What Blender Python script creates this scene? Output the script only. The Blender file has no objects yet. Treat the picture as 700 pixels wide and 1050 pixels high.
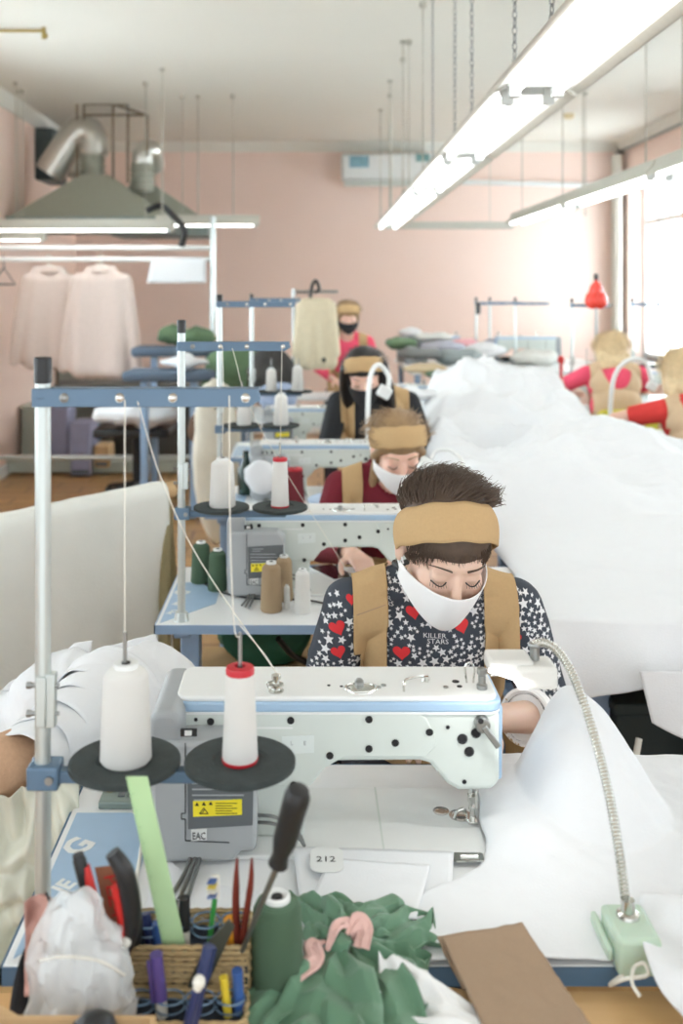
WORLD, TUBE, WIN, LAMP, EXPO = 1.9, 5, 82, .3, 0.12
import bpy, bmesh, math, random
from mathutils import Vector, Matrix, noise, Euler
from mathutils.bvhtree import BVHTree
random.seed(7)
PI = math.pi
F, CX, CY, CH = 1021.0, 312.0, 300.0, 1.55      # focal length in pixels, vanishing point, camera height
sc = bpy.context.scene
COL = sc.collection
def X(px, Y): return (px-CX)*Y/F
def Z(py, Y): return CH-(py-CY)*Y/F
def P(px, py, Y): return Vector((X(px, Y), Y, Z(py, Y)))
R = math.radians

# ---------------------------------------------------------------- materials
MATS = {}
def mat(name, col, rough=.6, metal=0, var=.06, scale=30, bump=0, bscale=80, emit=None, es=0, alpha=1, trans=0, spec=.5, coat=0, sheen=0, sss=0, wave=None):
    if name in MATS: return MATS[name]
    m = bpy.data.materials.new(name); m.use_nodes = True
    nt = m.node_tree; N = nt.nodes; L = nt.links
    b = N['Principled BSDF']
    c = tuple((v/255/12.92 if v/255 <= .04045 else ((v/255+.055)/1.055)**2.4) for v in col)
    tc = N.new('ShaderNodeTexCoord')
    nz = N.new('ShaderNodeTexNoise'); nz.inputs['Scale'].default_value = scale; nz.inputs['Detail'].default_value = 3
    L.new(tc.outputs['Object'], nz.inputs['Vector'])
    mx = N.new('ShaderNodeMix'); mx.data_type = 'RGBA'
    mx.inputs[6].default_value = (*[max(0, v*(1-var)) for v in c], 1)
    mx.inputs[7].default_value = (*[min(1, v*(1+var)) for v in c], 1)
    L.new(nz.outputs['Fac'], mx.inputs[0]); L.new(mx.outputs[2], b.inputs['Base Color'])
    b.inputs['Roughness'].default_value = rough; b.inputs['Metallic'].default_value = metal
    b.inputs['Specular IOR Level'].default_value = spec
    b.inputs['Coat Weight'].default_value = coat
    if sheen: b.inputs['Sheen Weight'].default_value = sheen
    if sss:
        b.inputs['Subsurface Weight'].default_value = sss; b.inputs['Subsurface Radius'].default_value = (.02, .008, .004); b.inputs['Subsurface Scale'].default_value = .5
    if alpha < 1: b.inputs['Alpha'].default_value = alpha
    if trans: b.inputs['Transmission Weight'].default_value = trans
    if bump or wave:
        bp = N.new('ShaderNodeBump'); bp.inputs['Strength'].default_value = bump or .3; bp.inputs['Distance'].default_value = .002
        if wave:
            wv = N.new('ShaderNodeTexWave'); wv.bands_direction = wave[0]; wv.inputs['Scale'].default_value = wave[1]
            wv.inputs['Distortion'].default_value = wave[2] if len(wave) > 2 else 0
            L.new(tc.outputs['Object'], wv.inputs['Vector']); L.new(wv.outputs['Fac'], bp.inputs['Height'])
        else:
            n2 = N.new('ShaderNodeTexNoise'); n2.inputs['Scale'].default_value = bscale; n2.inputs['Detail'].default_value = 4
            L.new(tc.outputs['Object'], n2.inputs['Vector']); L.new(n2.outputs['Fac'], bp.inputs['Height'])
        L.new(bp.outputs['Normal'], b.inputs['Normal'])
    if emit:
        b.inputs['Emission Color'].default_value = (*emit, 1); b.inputs['Emission Strength'].default_value = es
    MATS[name] = m
    return m
def wood(name, c1, c2, scale=3, stretch=(1, 12, 1), planks=None, rough=.45):
    m = mat(name, c1, rough)
    nt = m.node_tree; N = nt.nodes; L = nt.links; b = N['Principled BSDF']
    lin = lambda col: (*[(v/255)**2.2 for v in col], 1)
    tc = N.new('ShaderNodeTexCoord'); mp = N.new('ShaderNodeMapping'); mp.inputs['Scale'].default_value = stretch
    L.new(tc.outputs['Object'], mp.inputs['Vector'])
    nz = N.new('ShaderNodeTexNoise'); nz.inputs['Scale'].default_value = scale; nz.inputs['Detail'].default_value = 6; nz.inputs['Distortion'].default_value = .4
    L.new(mp.outputs['Vector'], nz.inputs['Vector'])
    cr = N.new('ShaderNodeMix'); cr.data_type = 'RGBA'; cr.inputs[6].default_value = lin(c1); cr.inputs[7].default_value = lin(c2)
    L.new(nz.outputs['Fac'], cr.inputs[0]); out = cr.outputs[2]
    if planks:
        bk = N.new('ShaderNodeTexBrick'); bk.inputs['Scale'].default_value = planks
        bk.inputs['Color1'].default_value = (1, 1, 1, 1); bk.inputs['Color2'].default_value = (.82, .8, .78, 1); bk.inputs['Mortar'].default_value = (.35, .25, .18, 1)
        bk.inputs['Mortar Size'].default_value = .01
        L.new(tc.outputs['Object'], bk.inputs['Vector'])
        mu = N.new('ShaderNodeMix'); mu.data_type = 'RGBA'; mu.blend_type = 'MULTIPLY'; mu.inputs[0].default_value = 1
        L.new(out, mu.inputs[6]); L.new(bk.outputs['Color'], mu.inputs[7]); out = mu.outputs[2]
    L.new(out, b.inputs['Base Color'])
    return m

M_white = mat('white_enamel', (226, 229, 228), .35, var=.02, coat=.2)
M_face = mat('machine_pale_face', (205, 213, 208), .4, var=.02)
M_blue = mat('light_blue_trim', (160, 188, 214), .45, var=.03)
M_stand = mat('slate_blue_steel', (92, 118, 142), .4, .1, bump=.15, bscale=60)
M_standl = mat('pale_blue_steel', (140, 166, 196), .4, .1)
M_pole = mat('aluminium_pole', (196, 204, 202), .3, .55, var=.03)
M_black = mat('black_plastic', (30, 32, 34), .45)
M_foam = mat('charcoal_foam_disc', (52, 60, 60), .9, var=.35, scale=60, bump=.5, bscale=250)
M_chrome = mat('chrome', (205, 205, 200), .18, 1, var=.02)
M_steel = mat('brushed_steel', (150, 152, 150), .35, .9)
M_grey = mat('motor_grey', (158, 163, 166), .5, var=.03)
M_dgrey = mat('label_grey', (98, 104, 108), .55, var=.04)
M_yellow = mat('warning_yellow', (245, 228, 50), .5, var=.02)
M_ink = mat('black_ink', (25, 25, 28), .7)
M_thr = mat('white_thread', (240, 240, 236), .8, var=.02, bump=.6, wave=('Z', 260, .3))
M_thrline = mat('white_thread_line', (235, 232, 220), .8)
M_red = mat('red_plastic', (190, 30, 45), .45)
M_tabletop = mat('table_laminate', (230, 233, 234), .3, var=.015, coat=.1)
M_cloth = mat('white_nonwoven', (226, 229, 232), .95, var=.015, scale=60, bump=.25, bscale=300, spec=.15)
M_cloth2 = mat('white_nonwoven_sheer', (244, 245, 246), .9, var=.015, scale=60, bump=.2, bscale=300, spec=.15, alpha=.82)
M_sheet = mat('cream_sheet', (226, 228, 222), .95, var=.04, scale=14, bump=.4, bscale=120, spec=.1)
M_tan = mat('tan_twill', (192, 162, 120), .9, var=.06, scale=200, bump=.35, bscale=700, spec=.15)
M_brown = mat('brown_twill', (160, 138, 116), .9, var=.05, scale=200, bump=.3, bscale=600, spec=.15)
M_green = mat('sage_green_satin', (98, 136, 110), .6, var=.08, scale=20, bump=.15, bscale=90, spec=.3, sheen=.2)
M_gthr = mat('green_thread', (82, 110, 86), .8, var=.05, bump=.6, wave=('Z', 260, .3))
M_bthr = mat('beige_thread', (176, 152, 120), .8, var=.05, bump=.6, wave=('Z', 260, .3))
M_kthr = mat('black_thread', (40, 42, 48), .8, var=.05, bump=.6, wave=('Z', 260, .3))
M_mthr = mat('maroon_thread', (120, 32, 44), .8, var=.05, bump=.6, wave=('Z', 260, .3))
M_pinkf = mat('pink_ribbon', (226, 186, 178), .8, bump=.3, bscale=200)
M_dusty = mat('dusty_pink_cloth', (184, 142, 132), .9, bump=.3, bscale=300)
M_skin = mat('skin', (224, 190, 170), .5, var=.04, scale=25, sss=.15)
M_skin2 = mat('skin_rosy', (232, 190, 170), .5, var=.05, scale=25, sss=.15)
M_mask = mat('white_mask_knit', (246, 246, 246), .95, var=.01, bump=.4, bscale=900, spec=.1)
M_dhair = mat('dark_brown_hair', (84, 68, 56), .6, var=.35, scale=60)
M_fhair = mat('light_brown_hair', (150, 122, 88), .5, var=.25, scale=60)
M_bhair = mat('black_hair', (26, 24, 26), .4, var=.2)
M_blond = mat('blond_hair', (216, 194, 154), .5, var=.25, scale=50)
M_card = mat('cardboard', (196, 164, 122), .85, var=.06)
M_oak = wood('pale_oak', (214, 178, 128), (196, 156, 104), 3, (1, 14, 14))
M_dwood = wood('brown_wood', (120, 84, 52), (92, 62, 38), 4, (8, 8, 1))
M_trou = mat('dark_trousers', (44, 46, 56), .9)

# ---------------------------------------------------------------- mesh helpers
def BM(): return bmesh.new()
def box(bm, a, b):
    a, b = Vector(a), Vector(b); c = (a+b)/2; s = b-a
    r = bmesh.ops.create_cube(bm, size=1, matrix=Matrix.Translation(c) @ Matrix.Diagonal((abs(s.x), abs(s.y), abs(s.z), 1)))
    return r['verts']
def rbox(bm, M, s):
    return bmesh.ops.create_cube(bm, size=1, matrix=M @ Matrix.Diagonal((*s, 1)))['verts']
def axis_m(p0, p1):
    d = Vector(p1)-Vector(p0); q = d.to_track_quat('Z', 'Y')
    return Matrix.Translation((Vector(p0)+Vector(p1))/2) @ q.to_matrix().to_4x4(), d.length
def cyl(bm, p0, p1, r0, r1=None, seg=20):
    p0, p1 = Vector(p0), Vector(p1); q = (p1-p0).to_track_quat('Z', 'Y').to_matrix(); r1 = r0 if r1 is None else r1
    A = [bm.verts.new(p0+q @ Vector((r0*math.cos(2*PI*k/seg), r0*math.sin(2*PI*k/seg), 0))) for k in range(seg)]
    B = [bm.verts.new(p1+q @ Vector((r1*math.cos(2*PI*k/seg), r1*math.sin(2*PI*k/seg), 0))) for k in range(seg)]
    bm.faces.new(A[::-1]); bm.faces.new(B)
    for k in range(seg): bm.faces.new((A[k], A[(k+1) % seg], B[(k+1) % seg], B[k]))
def ball(bm, c, r, seg=20, M=None):
    r = (r, r, r) if not hasattr(r, '__len__') else r
    MM = (M or Matrix.Identity(4)) @ Matrix.Translation(Vector(c)) @ Matrix.Diagonal((*r, 1))
    m = max(8, seg*2//3); rows = []
    for i in range(1, m):
        t = PI*i/m; rows.append([bm.verts.new(MM @ Vector((math.sin(t)*math.cos(2*PI*k/seg), math.sin(t)*math.sin(2*PI*k/seg), -math.cos(t)))) for k in range(seg)])
    a = bm.verts.new(MM @ Vector((0, 0, -1))); b = bm.verts.new(MM @ Vector((0, 0, 1)))
    for k in range(seg):
        k2 = (k+1) % seg; bm.faces.new((a, rows[0][k2], rows[0][k])); bm.faces.new((b, rows[-1][k], rows[-1][k2]))
        for u, v in zip(rows, rows[1:]): bm.faces.new((u[k], u[k2], v[k2], v[k]))
def cap(bm, p0, p1, r0, r1, seg=16):
    cyl(bm, p0, p1, r0, r1, seg); ball(bm, p0, r0, seg); ball(bm, p1, r1, seg)
def lathe(bm, c, prof, seg=28, M=None):
    c = Vector(c); rings = []
    for r, z in prof:
        rings.append([bm.verts.new((M or Matrix.Identity(4)) @ (c+Vector((max(r, 1e-5)*math.cos(2*PI*k/seg), max(r, 1e-5)*math.sin(2*PI*k/seg), z)))) for k in range(seg)])
    for a, b in zip(rings, rings[1:]):
        for k in range(seg): bm.faces.new((a[k], a[(k+1) % seg], b[(k+1) % seg], b[k]))
    bm.faces.new(rings[0][::-1]); bm.faces.new(rings[-1])
def prism(bm, pts, y0, y1, axis='y'):
    f = {'y': lambda p, t: (p[0], t, p[1]), 'x': lambda p, t: (t, p[0], p[1]), 'z': lambda p, t: (p[0], p[1], t)}[axis]
    A = [bm.verts.new(f(p, y0)) for p in pts]; B = [bm.verts.new(f(p, y1)) for p in pts]
    n = len(pts); bm.faces.new(A); bm.faces.new(B[::-1])
    for k in range(n): bm.faces.new((A[k], B[k], B[(k+1) % n], A[(k+1) % n]))
def spline(pts, n=8):
    pts = [Vector(p) for p in pts]; out = []
    q = [pts[0]*2-pts[1]]+pts+[pts[-1]*2-pts[-2]]
    for i in range(1, len(q)-2):
        a, b, c, d = q[i-1:i+3]
        for k in range(n):
            t = k/n; out.append(.5*((2*b)+(c-a)*t+(2*a-5*b+4*c-d)*t*t+(3*b-a-3*c+d)*t**3))
    out.append(pts[-1]); return out
def tube(bm, pts, r, seg=10, n=8, smooth=True, flat=None, caps=True):
    pts = spline(pts, n) if smooth and len(pts) > 2 else [Vector(p) for p in pts]
    N = len(pts); rings = []; ref = None
    for i, p in enumerate(pts):
        t = (pts[min(i+1, N-1)]-pts[max(i-1, 0)]).normalized()
        if ref is None: ref = t.orthogonal().normalized()
        ref = (ref-t*ref.dot(t)).normalized(); bn = t.cross(ref)
        rr = r(i/(N-1)) if callable(r) else r
        rings.append([bm.verts.new(p+ref*math.cos(2*PI*k/seg)*rr+bn*math.sin(2*PI*k/seg)*rr*(flat or 1)) for k in range(seg)])
    for a, b in zip(rings, rings[1:]):
        for k in range(seg): bm.faces.new((a[k], a[(k+1) % seg], b[(k+1) % seg], b[k]))
    if caps: bm.faces.new(rings[0][::-1]); bm.faces.new(rings[-1])
def torus(bm, c, R0, r, M=None, seg=24, s2=8, sx=1, sy=1):
    M = M or Matrix.Identity(4); c = Vector(c); rg = []
    for i in range(seg):
        a = 2*PI*i/seg
        rg.append([bm.verts.new(c+M @ Vector(((R0+r*math.cos(b))*math.cos(a)*sx, (R0+r*math.cos(b))*math.sin(a)*sy, r*math.sin(b)))) for b in [2*PI*k/s2 for k in range(s2)]])
    for i in range(seg):
        for k in range(s2): bm.faces.new((rg[i][k], rg[(i+1) % seg][k], rg[(i+1) % seg][(k+1) % s2], rg[i][(k+1) % s2]))
def grid(bm, f, nu, nv, keep=None):
    g = [[bm.verts.new(f(i/nu, j/nv)) for j in range(nv+1)] for i in range(nu+1)]
    for i in range(nu):
        for j in range(nv):
            if keep is None or keep((i+.5)/nu, (j+.5)/nv): bm.faces.new((g[i][j], g[i+1][j], g[i+1][j+1], g[i][j+1]))
def fn(x, y, z=0, s=1): return noise.noise(Vector((x*s, y*s, z)))
def fbm(x, y, z=0, s=1, o=4): return noise.fractal(Vector((x*s, y*s, z)), 1.0, 2.1, o)
def ridge(x, y, z=0, s=1): return 1-abs(fn(x, y, z, s))*2.2

# ---------------------------------------------------------------- object helpers
WM = {}
def obj(name, bm, m, parent=None, bev=None, solid=None, sub=0, ang=35, label=None, mods=None, sharp=True):
    if isinstance(bm, bmesh.types.BMesh):
        if not solid: bmesh.ops.recalc_face_normals(bm, faces=bm.faces)
        me = bpy.data.meshes.new(name); bm.to_mesh(me); bm.free()
    else: me = bm
    o = bpy.data.objects.new(name, me)
    if isinstance(m, (list, tuple)):
        for k in m: me.materials.append(k)
    elif m: me.materials.append(m)
    for p in me.polygons: p.use_smooth = True
    if sharp: me.set_sharp_from_angle(angle=R(ang))
    COL.objects.link(o)
    if parent is None:
        xs = [v.co for v in me.vertices]
        lo = Vector([min(v[k] for v in xs) for k in range(3)]); hi = Vector([max(v[k] for v in xs) for k in range(3)])
        c = Vector(((lo.x+hi.x)/2, (lo.y+hi.y)/2, lo.z)); me.transform(Matrix.Translation(-c)); o.location = c
        WM[o.name] = Matrix.Translation(c)
    else:
        o.parent = parent; o.matrix_parent_inverse = WM[parent.name].inverted(); WM[o.name] = Matrix.Identity(4)
    if solid:
        s = o.modifiers.new('solid', 'SOLIDIFY'); s.thickness = solid; s.offset = 0
    if bev:
        b = o.modifiers.new('bevel', 'BEVEL'); b.width = bev; b.segments = 3; b.limit_method = 'ANGLE'; b.angle_limit = R(40); b.harden_normals = False
    if sub:
        s = o.modifiers.new('sub', 'SUBSURF'); s.levels = s.render_levels = sub
    if label: o['label'] = label
    return o
def thing(name, loc, label, cat, group=None):
    o = bpy.data.objects.new(name, None); COL.objects.link(o); o.location = loc; o.empty_display_size = .05
    WM[o.name] = Matrix.Translation(Vector(loc)); tag(o, label, cat, group); return o
def tag(o, label, cat, group=None):
    o['label'] = label; o['category'] = cat
    if group: o['group'] = group
    return o
def struct(name, bm, m, **k):
    o = obj(name, bm, m, **k); o['kind'] = 'structure'; return o
TS = bpy.data.scenes.new('workshop')
def bake(bm, vox=.004, smooth=6):
    me = bpy.data.meshes.new('tmp'); bm.to_mesh(me); bm.free()
    o = bpy.data.objects.new('tmp', me); TS.collection.objects.link(o)
    r = o.modifiers.new('r', 'REMESH'); r.mode = 'VOXEL'; r.voxel_size = vox; r.use_smooth_shade = True
    if smooth: s = o.modifiers.new('s', 'SMOOTH'); s.factor = .5; s.iterations = smooth
    TS.view_layers[0].update(); dg = TS.view_layers[0].depsgraph
    out = bpy.data.meshes.new_from_object(o.evaluated_get(dg)); bpy.data.objects.remove(o); bpy.data.meshes.remove(me)
    return out
def text_mesh(s, size, depth=.0003, align='CENTER', shear=0, bold=0):
    cu = bpy.data.curves.new('t', 'FONT'); cu.body = s; cu.size = size; cu.extrude = depth; cu.align_x = align; cu.shear = shear; cu.resolution_u = 2; cu.offset = bold*size
    o = bpy.data.objects.new('t', cu); TS.collection.objects.link(o)
    TS.view_layers[0].update(); dg = TS.view_layers[0].depsgraph; me = bpy.data.meshes.new_from_object(o.evaluated_get(dg)); bpy.data.objects.remove(o)
    return me
def text(name, s, size, M, m, parent, depth=.0003, **k):
    me = text_mesh(s, size, depth, **k); me.transform(M); me.materials.clear()
    return obj(name, me, m, parent)
FRONT = Matrix.Rotation(PI/2, 4, 'X')
def kids(o): return [c for c in bpy.data.objects if c.parent == o]
def copy_tree(root, loc, label, group=None, skip=(), rz=0, scale=None):
    def cp(o, par):
        inv = o.matrix_parent_inverse.copy(); c = o.copy(); COL.objects.link(c); c.parent = par; c.matrix_parent_inverse = inv
        for k in KIDS.get(o.name, []):
            if k.name.split('.')[0] not in skip: cp(k, c)
        return c
    r = cp(root, None); r.location = loc; r.rotation_euler.z = rz; r['label'] = label
    if scale: r.scale = (scale,)*3
    if group: r['group'] = group
    return r
KIDS = {}
def index_kids():
    KIDS.clear()
    for o in bpy.data.objects:
        if o.parent: KIDS.setdefault(o.parent.name, []).append(o)

# ---------------------------------------------------------------- room
YB, XL, XR, ZC, YF = 11.0, -2.53, 3.5, 3.2, -1.6
M_pink = mat('pink_plaster', (241, 218, 207), .9, var=.02, scale=3)
M_pinkl = mat('pink_plaster_side', (240, 214, 200), .9, var=.02, scale=3)
M_ceil = mat('ceiling_paint', (222, 221, 212), .9, var=.015, scale=2)
M_floor = wood('honey_laminate_floor', (198, 158, 104), (174, 132, 84), 2.2, (14, 2, 1), planks=1.2, rough=.28)
M_glass = mat('window_glass', (235, 245, 250), .02, trans=1)
M_frame = mat('window_white_frame', (240, 240, 238), .5)
bm = BM(); box(bm, (XL-.2, YF, -.1), (XR+.3, YB+.2, 0)); struct('floor', bm, M_floor)
bm = BM(); box(bm, (XL-.2, YF, ZC), (XR+.3, YB+.2, ZC+.1)); struct('ceiling', bm, M_ceil)
bm = BM(); box(bm, (XL, YB, 0), (XR, YB+.2, ZC)); struct('wall_back', bm, M_pink)
added_lwins = [(5.0, 7.0), (2.2, 4.2), (-.6, 1.4)]  # unseen left windows, added to let in more daylight
seen_added_wins = [(9.25, 10.75), (5.9, 7.9), (3.0, 5.0), (.2, 2.2)]; wz0, wz1 = .85, 2.78  # first window is in view; the nearer unseen ones are added for daylight
bm = BM(); ys = YB+.2
for a, b in seen_added_wins:
    box(bm, (XR, b, 0), (XR+.3, ys, ZC)); box(bm, (XR, a, 0), (XR+.3, b, wz0)); box(bm, (XR, a, wz1), (XR+.3, b, ZC)); ys = a
box(bm, (XR, YF, 0), (XR+.3, ys, ZC)); struct('wall_right', bm, M_pink)
bm = BM(); ys = YB+.2
for a, b in added_lwins:
    box(bm, (XL-.3, b, 0), (XL, ys, ZC)); box(bm, (XL-.3, a, 0), (XL, b, wz0)); box(bm, (XL-.3, a, wz1), (XL, b, ZC)); ys = a
box(bm, (XL-.3, YF, 0), (XL, ys, ZC)); struct('wall_left', bm, M_pinkl)
for i, (a, b, x_, s_) in enumerate([(a, b, XR, 1) for a, b in seen_added_wins]+[(a, b, XL, -1) for a, b in added_lwins]):
    bm = BM(); m = (a+b)/2
    for y in (a+.03, m, b-.03): box(bm, (x_+s_*.16, y-.03, wz0), (x_+s_*.22, y+.03, wz1))
    for z in (wz0+.03, wz0+1.45, wz1-.03): box(bm, (x_+s_*.165, a, z-.03), (x_+s_*.215, b, z+.03))
    w = struct('window_%d' % (i+1), bm, M_frame)  # only the far right window is seen, the others are added for light
    bm = BM(); box(bm, (x_+s_*.185, a, wz0), (x_+s_*.19, b, wz1)); obj('pane', bm, M_glass, w)
    bm = BM(); box(bm, (x_-s_*.1, a-.05, wz0-.04), (x_+s_*.16, b+.05, wz0)); obj('window_sill', bm, M_frame, w)
bm = BM(); prism(bm, [(YB, ZC), (YB-.1, ZC), (YB-.08, ZC-.04), (YB-.02, ZC-.1), (YB, ZC-.1)], XL, XR, 'x'); struct('trim_1', bm, M_ceil)
bm = BM(); prism(bm, [(XL, ZC), (XL+.1, ZC), (XL+.08, ZC-.04), (XL+.02, ZC-.1), (XL, ZC-.1)], YF, YB); struct('trim_2', bm, M_ceil)
bm = BM(); prism(bm, [(XR, ZC), (XR-.1, ZC), (XR-.08, ZC-.04), (XR-.02, ZC-.1), (XR, ZC-.1)], YF, YB); struct('trim_3', bm, M_ceil)
bm = BM(); box(bm, (XL, YB-.02, 0), (XR, YB, .1)); struct('baseboard_back', bm, M_frame)
bm = BM(); box(bm, (XL, YF, 0), (XL+.02, YB, .1)); struct('baseboard_left', bm, M_frame)
# curtain at the far window
M_curt = mat('white_curtain', (238, 236, 228), .9, bump=.2, bscale=60)
bm = BM(); grid(bm, lambda u, v: Vector((XR-.1+.03*math.sin(u*34), 10.78+u*.2-.02, .9+v*2.15)), 60, 8)
tag(obj('curtain', bm, M_curt, solid=.004), 'narrow cream curtain hanging at the back corner edge of the window', 'curtain')
bm = BM(); cyl(bm, (XR-.08, 10.95, 3.08), (XR-.08, 8.9, 3.08), .016); ball(bm, (XR-.08, 8.9, 3.08), .03)
for y in (10.9, 9.0): box(bm, (XR-.085, y-.01, 3.07), (XR, y+.01, 3.09))
tag(obj('curtain_rod', bm, M_steel), 'grey curtain rod running under the ceiling above the far window', 'curtain rod')

# air conditioner and pipe on the back wall
t = thing('air_conditioner', (X(398, 10.9), 10.9, Z(190, 10.9)), 'white wall air conditioner high on the pink back wall', 'air conditioner')
x0, x1, z0, z1 = X(350, 10.8), X(449, 10.8), Z(190, 10.8), Z(157, 10.8)
bm = BM(); box(bm, (x0, 10.78, z0+.05), (x1, 11.0, z1)); obj('casing', bm, M_white, t, bev=.03)
bm = BM(); box(bm, (x0+.03, 10.765, z0-.0), (x1-.03, 10.95, z0+.045)); obj('louvre', bm, M_face, t, bev=.01)
bm = BM(); box(bm, (X(358, 10.8), 10.772, Z(172, 10.8)), (X(378, 10.8), 10.78, Z(160, 10.8))); obj('energy_sticker', bm, mat('sticker_blue', (120, 160, 175), .5, var=.5, scale=25), t, label='blue and green sticker')
bm = BM(); box(bm, (X(426, 10.8), 10.772, Z(166, 10.8)), (X(440, 10.8), 10.78, Z(158, 10.8))); obj('badge', bm, mat('sticker_teal', (110, 150, 150), .5, var=.3), t)
bm = BM(); cyl(bm, (X(449, 10.95), 10.95, Z(186, 10.95)), (X(640, 10.95), 10.95, Z(191, 10.95)), .03, .03)
tag(obj('pipe', bm, M_white), 'white pipe running along the pink back wall right of the air conditioner', 'pipe')
# conduit with sprinkler top left
bm = BM(); yy = 6.2; cyl(bm, (XL, yy, ZC-.02), (X(45, yy), yy, ZC-.02), .01); ball(bm, (X(46, yy), yy, ZC-.05), .02); cyl(bm, (X(45, yy), yy, ZC), (X(45, yy), yy, ZC-.07), .014)
tag(obj('sprinkler', bm, mat('brass', (170, 150, 90), .4, .7)), 'thin brass ceiling pipe with a nozzle at the top left of the ceiling', 'sprinkler')
bm = BM(); yy = 9.2; lathe(bm, (X(583, yy), yy, ZC-.05), [(.05, .05), (.045, .01), (.02, 0)])
tag(obj('smoke_detector', bm, mat('aged_cream', (214, 200, 160), .6)), 'small cream round detector on the ceiling between the two light rows', 'detector')

# ---------------------------------------------------------------- lights
M_tube = mat('lit_tube', (255, 255, 255), .4, emit=(1, .99, .97), es=TUBE)
M_refl = mat('fixture_reflector', (240, 242, 240), .4)
M_fcase = mat('fixture_casing', (200, 199, 188), .5)
M_rod = mat('pale_rod', (176, 174, 162), .6, .2)
def chain(parent, x, y, z0, z1, thick=.0022, ll=.03):
    bm = BM(); z = z0; k = 0
    while z < z1:
        Mr = Matrix.Rotation(PI/2*(k % 2)+.3, 4, 'Z') @ Matrix.Rotation(PI/2, 4, 'X')
        torus(bm, (x, y, z+ll/2), .0085, thick, Mr, seg=12, s2=5, sx=.8, sy=1.7); z += ll-.006; k += 1
    obj('chain', bm, M_steel, parent)
def rod(parent, x, y, z0, z1, r=.004):
    bm = BM(); cyl(bm, (x, y, z0), (x, y, z1), r, seg=8); cyl(bm, (x, y, z1-.03), (x, y, z1), .02, seg=12); obj('suspension_rod', bm, M_rod, parent)
def fixture(xa, ya, xb, yb, zc, label, group, hang='chain', w=.2, tubes=2, mz=1):
    """a twin tube luminaire from a to b, its underside at height zc"""
    a, b = Vector((xa, ya, zc)), Vector((xb, yb, zc)); d = (b-a); L = d.length; d.normalize()
    ang = math.atan2(d.y, d.x); MM = Matrix.Translation(a) @ Matrix.Rotation(ang, 4, 'Z')
    t = thing('ceiling_light', (a+b)/2, label, 'light', group)
    h = w/2
    bm = BM(); prism(bm, [(-h, 0), (-h+.012, 0), (-h*.45, .04), (h*.45, .04), (h-.012, 0), (h, 0), (h*.5, .05), (h*.42, .085), (-h*.42, .085), (-h*.5, .05)], 0, L, 'x'); bm.transform(MM)
    obj('casing', bm, M_fcase, t, bev=.003)
    bm = BM(); prism(bm, [(-h+.008, .002), (-h*.45, .037), (h*.45, .037), (h-.008, .002), (h*.42, .033), (-h*.42, .033)], .005, L-.005, 'x'); bm.transform(MM)
    obj('reflector', bm, M_refl, t)
    for s in ((-1, 1) if tubes == 2 else (0,)):
        bm = BM(); cyl(bm, (.05, s*w*.22, .005), (L-.05, s*w*.22, .005), .014, seg=12); bm.transform(MM); obj('tube', bm, M_tube, t)
    for e in (.035, L-.035):
        bm = BM()
        for s in ((-1, 1) if tubes == 2 else (0,)):
            box(bm, (e-.014, s*w*.22-.016, -.016), (e+.014, s*w*.22+.016, .036))
        box(bm, (e-.008, -w*.3, .012), (e+.008, w*.3, .04)); bm.transform(MM)
        obj('tube_holder', bm, mat('holder_grey', (205, 210, 208), .5), t, bev=.003)
    for e in (.22, L-.22):
        p = MM @ Vector((e, 0, .085))
        (chain if hang == 'chain' else rod)(t, p.x, p.y, p.z, ZC)
    return t
zl = 2.1
def xrow1(y): return .622+(y-1.87)*.0135
segs = [(1.5, 2.76), (2.8, 4.08), (4.12, 5.4), (5.44, 6.74), (6.78, 8.5)]
names = ['nearest', 'second', 'third', 'fourth', 'farthest']
for k, (a, b) in enumerate(segs):
    fixture(xrow1(a), a, xrow1(b), b, zl, 'twin tube light on chains, %s one of the row above the seamstresses' % names[k], 'row of tube lights over the sewing line', 'chain' if k < 3 else 'rod', w=.265)
segs = [(2.1, 3.38), (3.42, 4.7), (4.74, 6.3), (6.34, 8.0)]
for k, (a, b) in enumerate(segs):
    fixture(1.70, a, 1.70, b, zl, 'twin tube light, %s one of the right hand row near the window' % ['nearest', 'second', 'third', 'farthest'][k], 'right row of tube lights', 'rod', w=.2)
bm = BM(); box(bm, (X(386, 8.6), 8.56, zl+.0), (1.8, 8.64, zl+.06))
for x in (.75, 1.6): cyl(bm, (x, 8.6, zl+.06), (x, 8.6, ZC), .004, seg=8)
tag(obj('trunking', bm, M_fcase, bev=.005), 'long grey cross bar joining the far ends of the two light rows', 'bar')
yy = 7.8
fixture(XL+.05, yy, X(178, yy), yy, Z(236, yy), 'long tube light at far left in front of the extractor hood', 'lights at the far left', 'rod', w=.2)
fixture(X(160, 8.3), 8.3, X(266, 8.3), 8.3, Z(231, 8.3), 'short tube light right of the clothes rail post', 'lights at the far left', 'rod', w=.16)
fixture(XL+.02, 8.1, X(47, 8.1), 8.1, Z(246, 8.1), 'short tube light against the left wall under the hood', 'lights at the far left', 'rod', w=.12, tubes=1)
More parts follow.
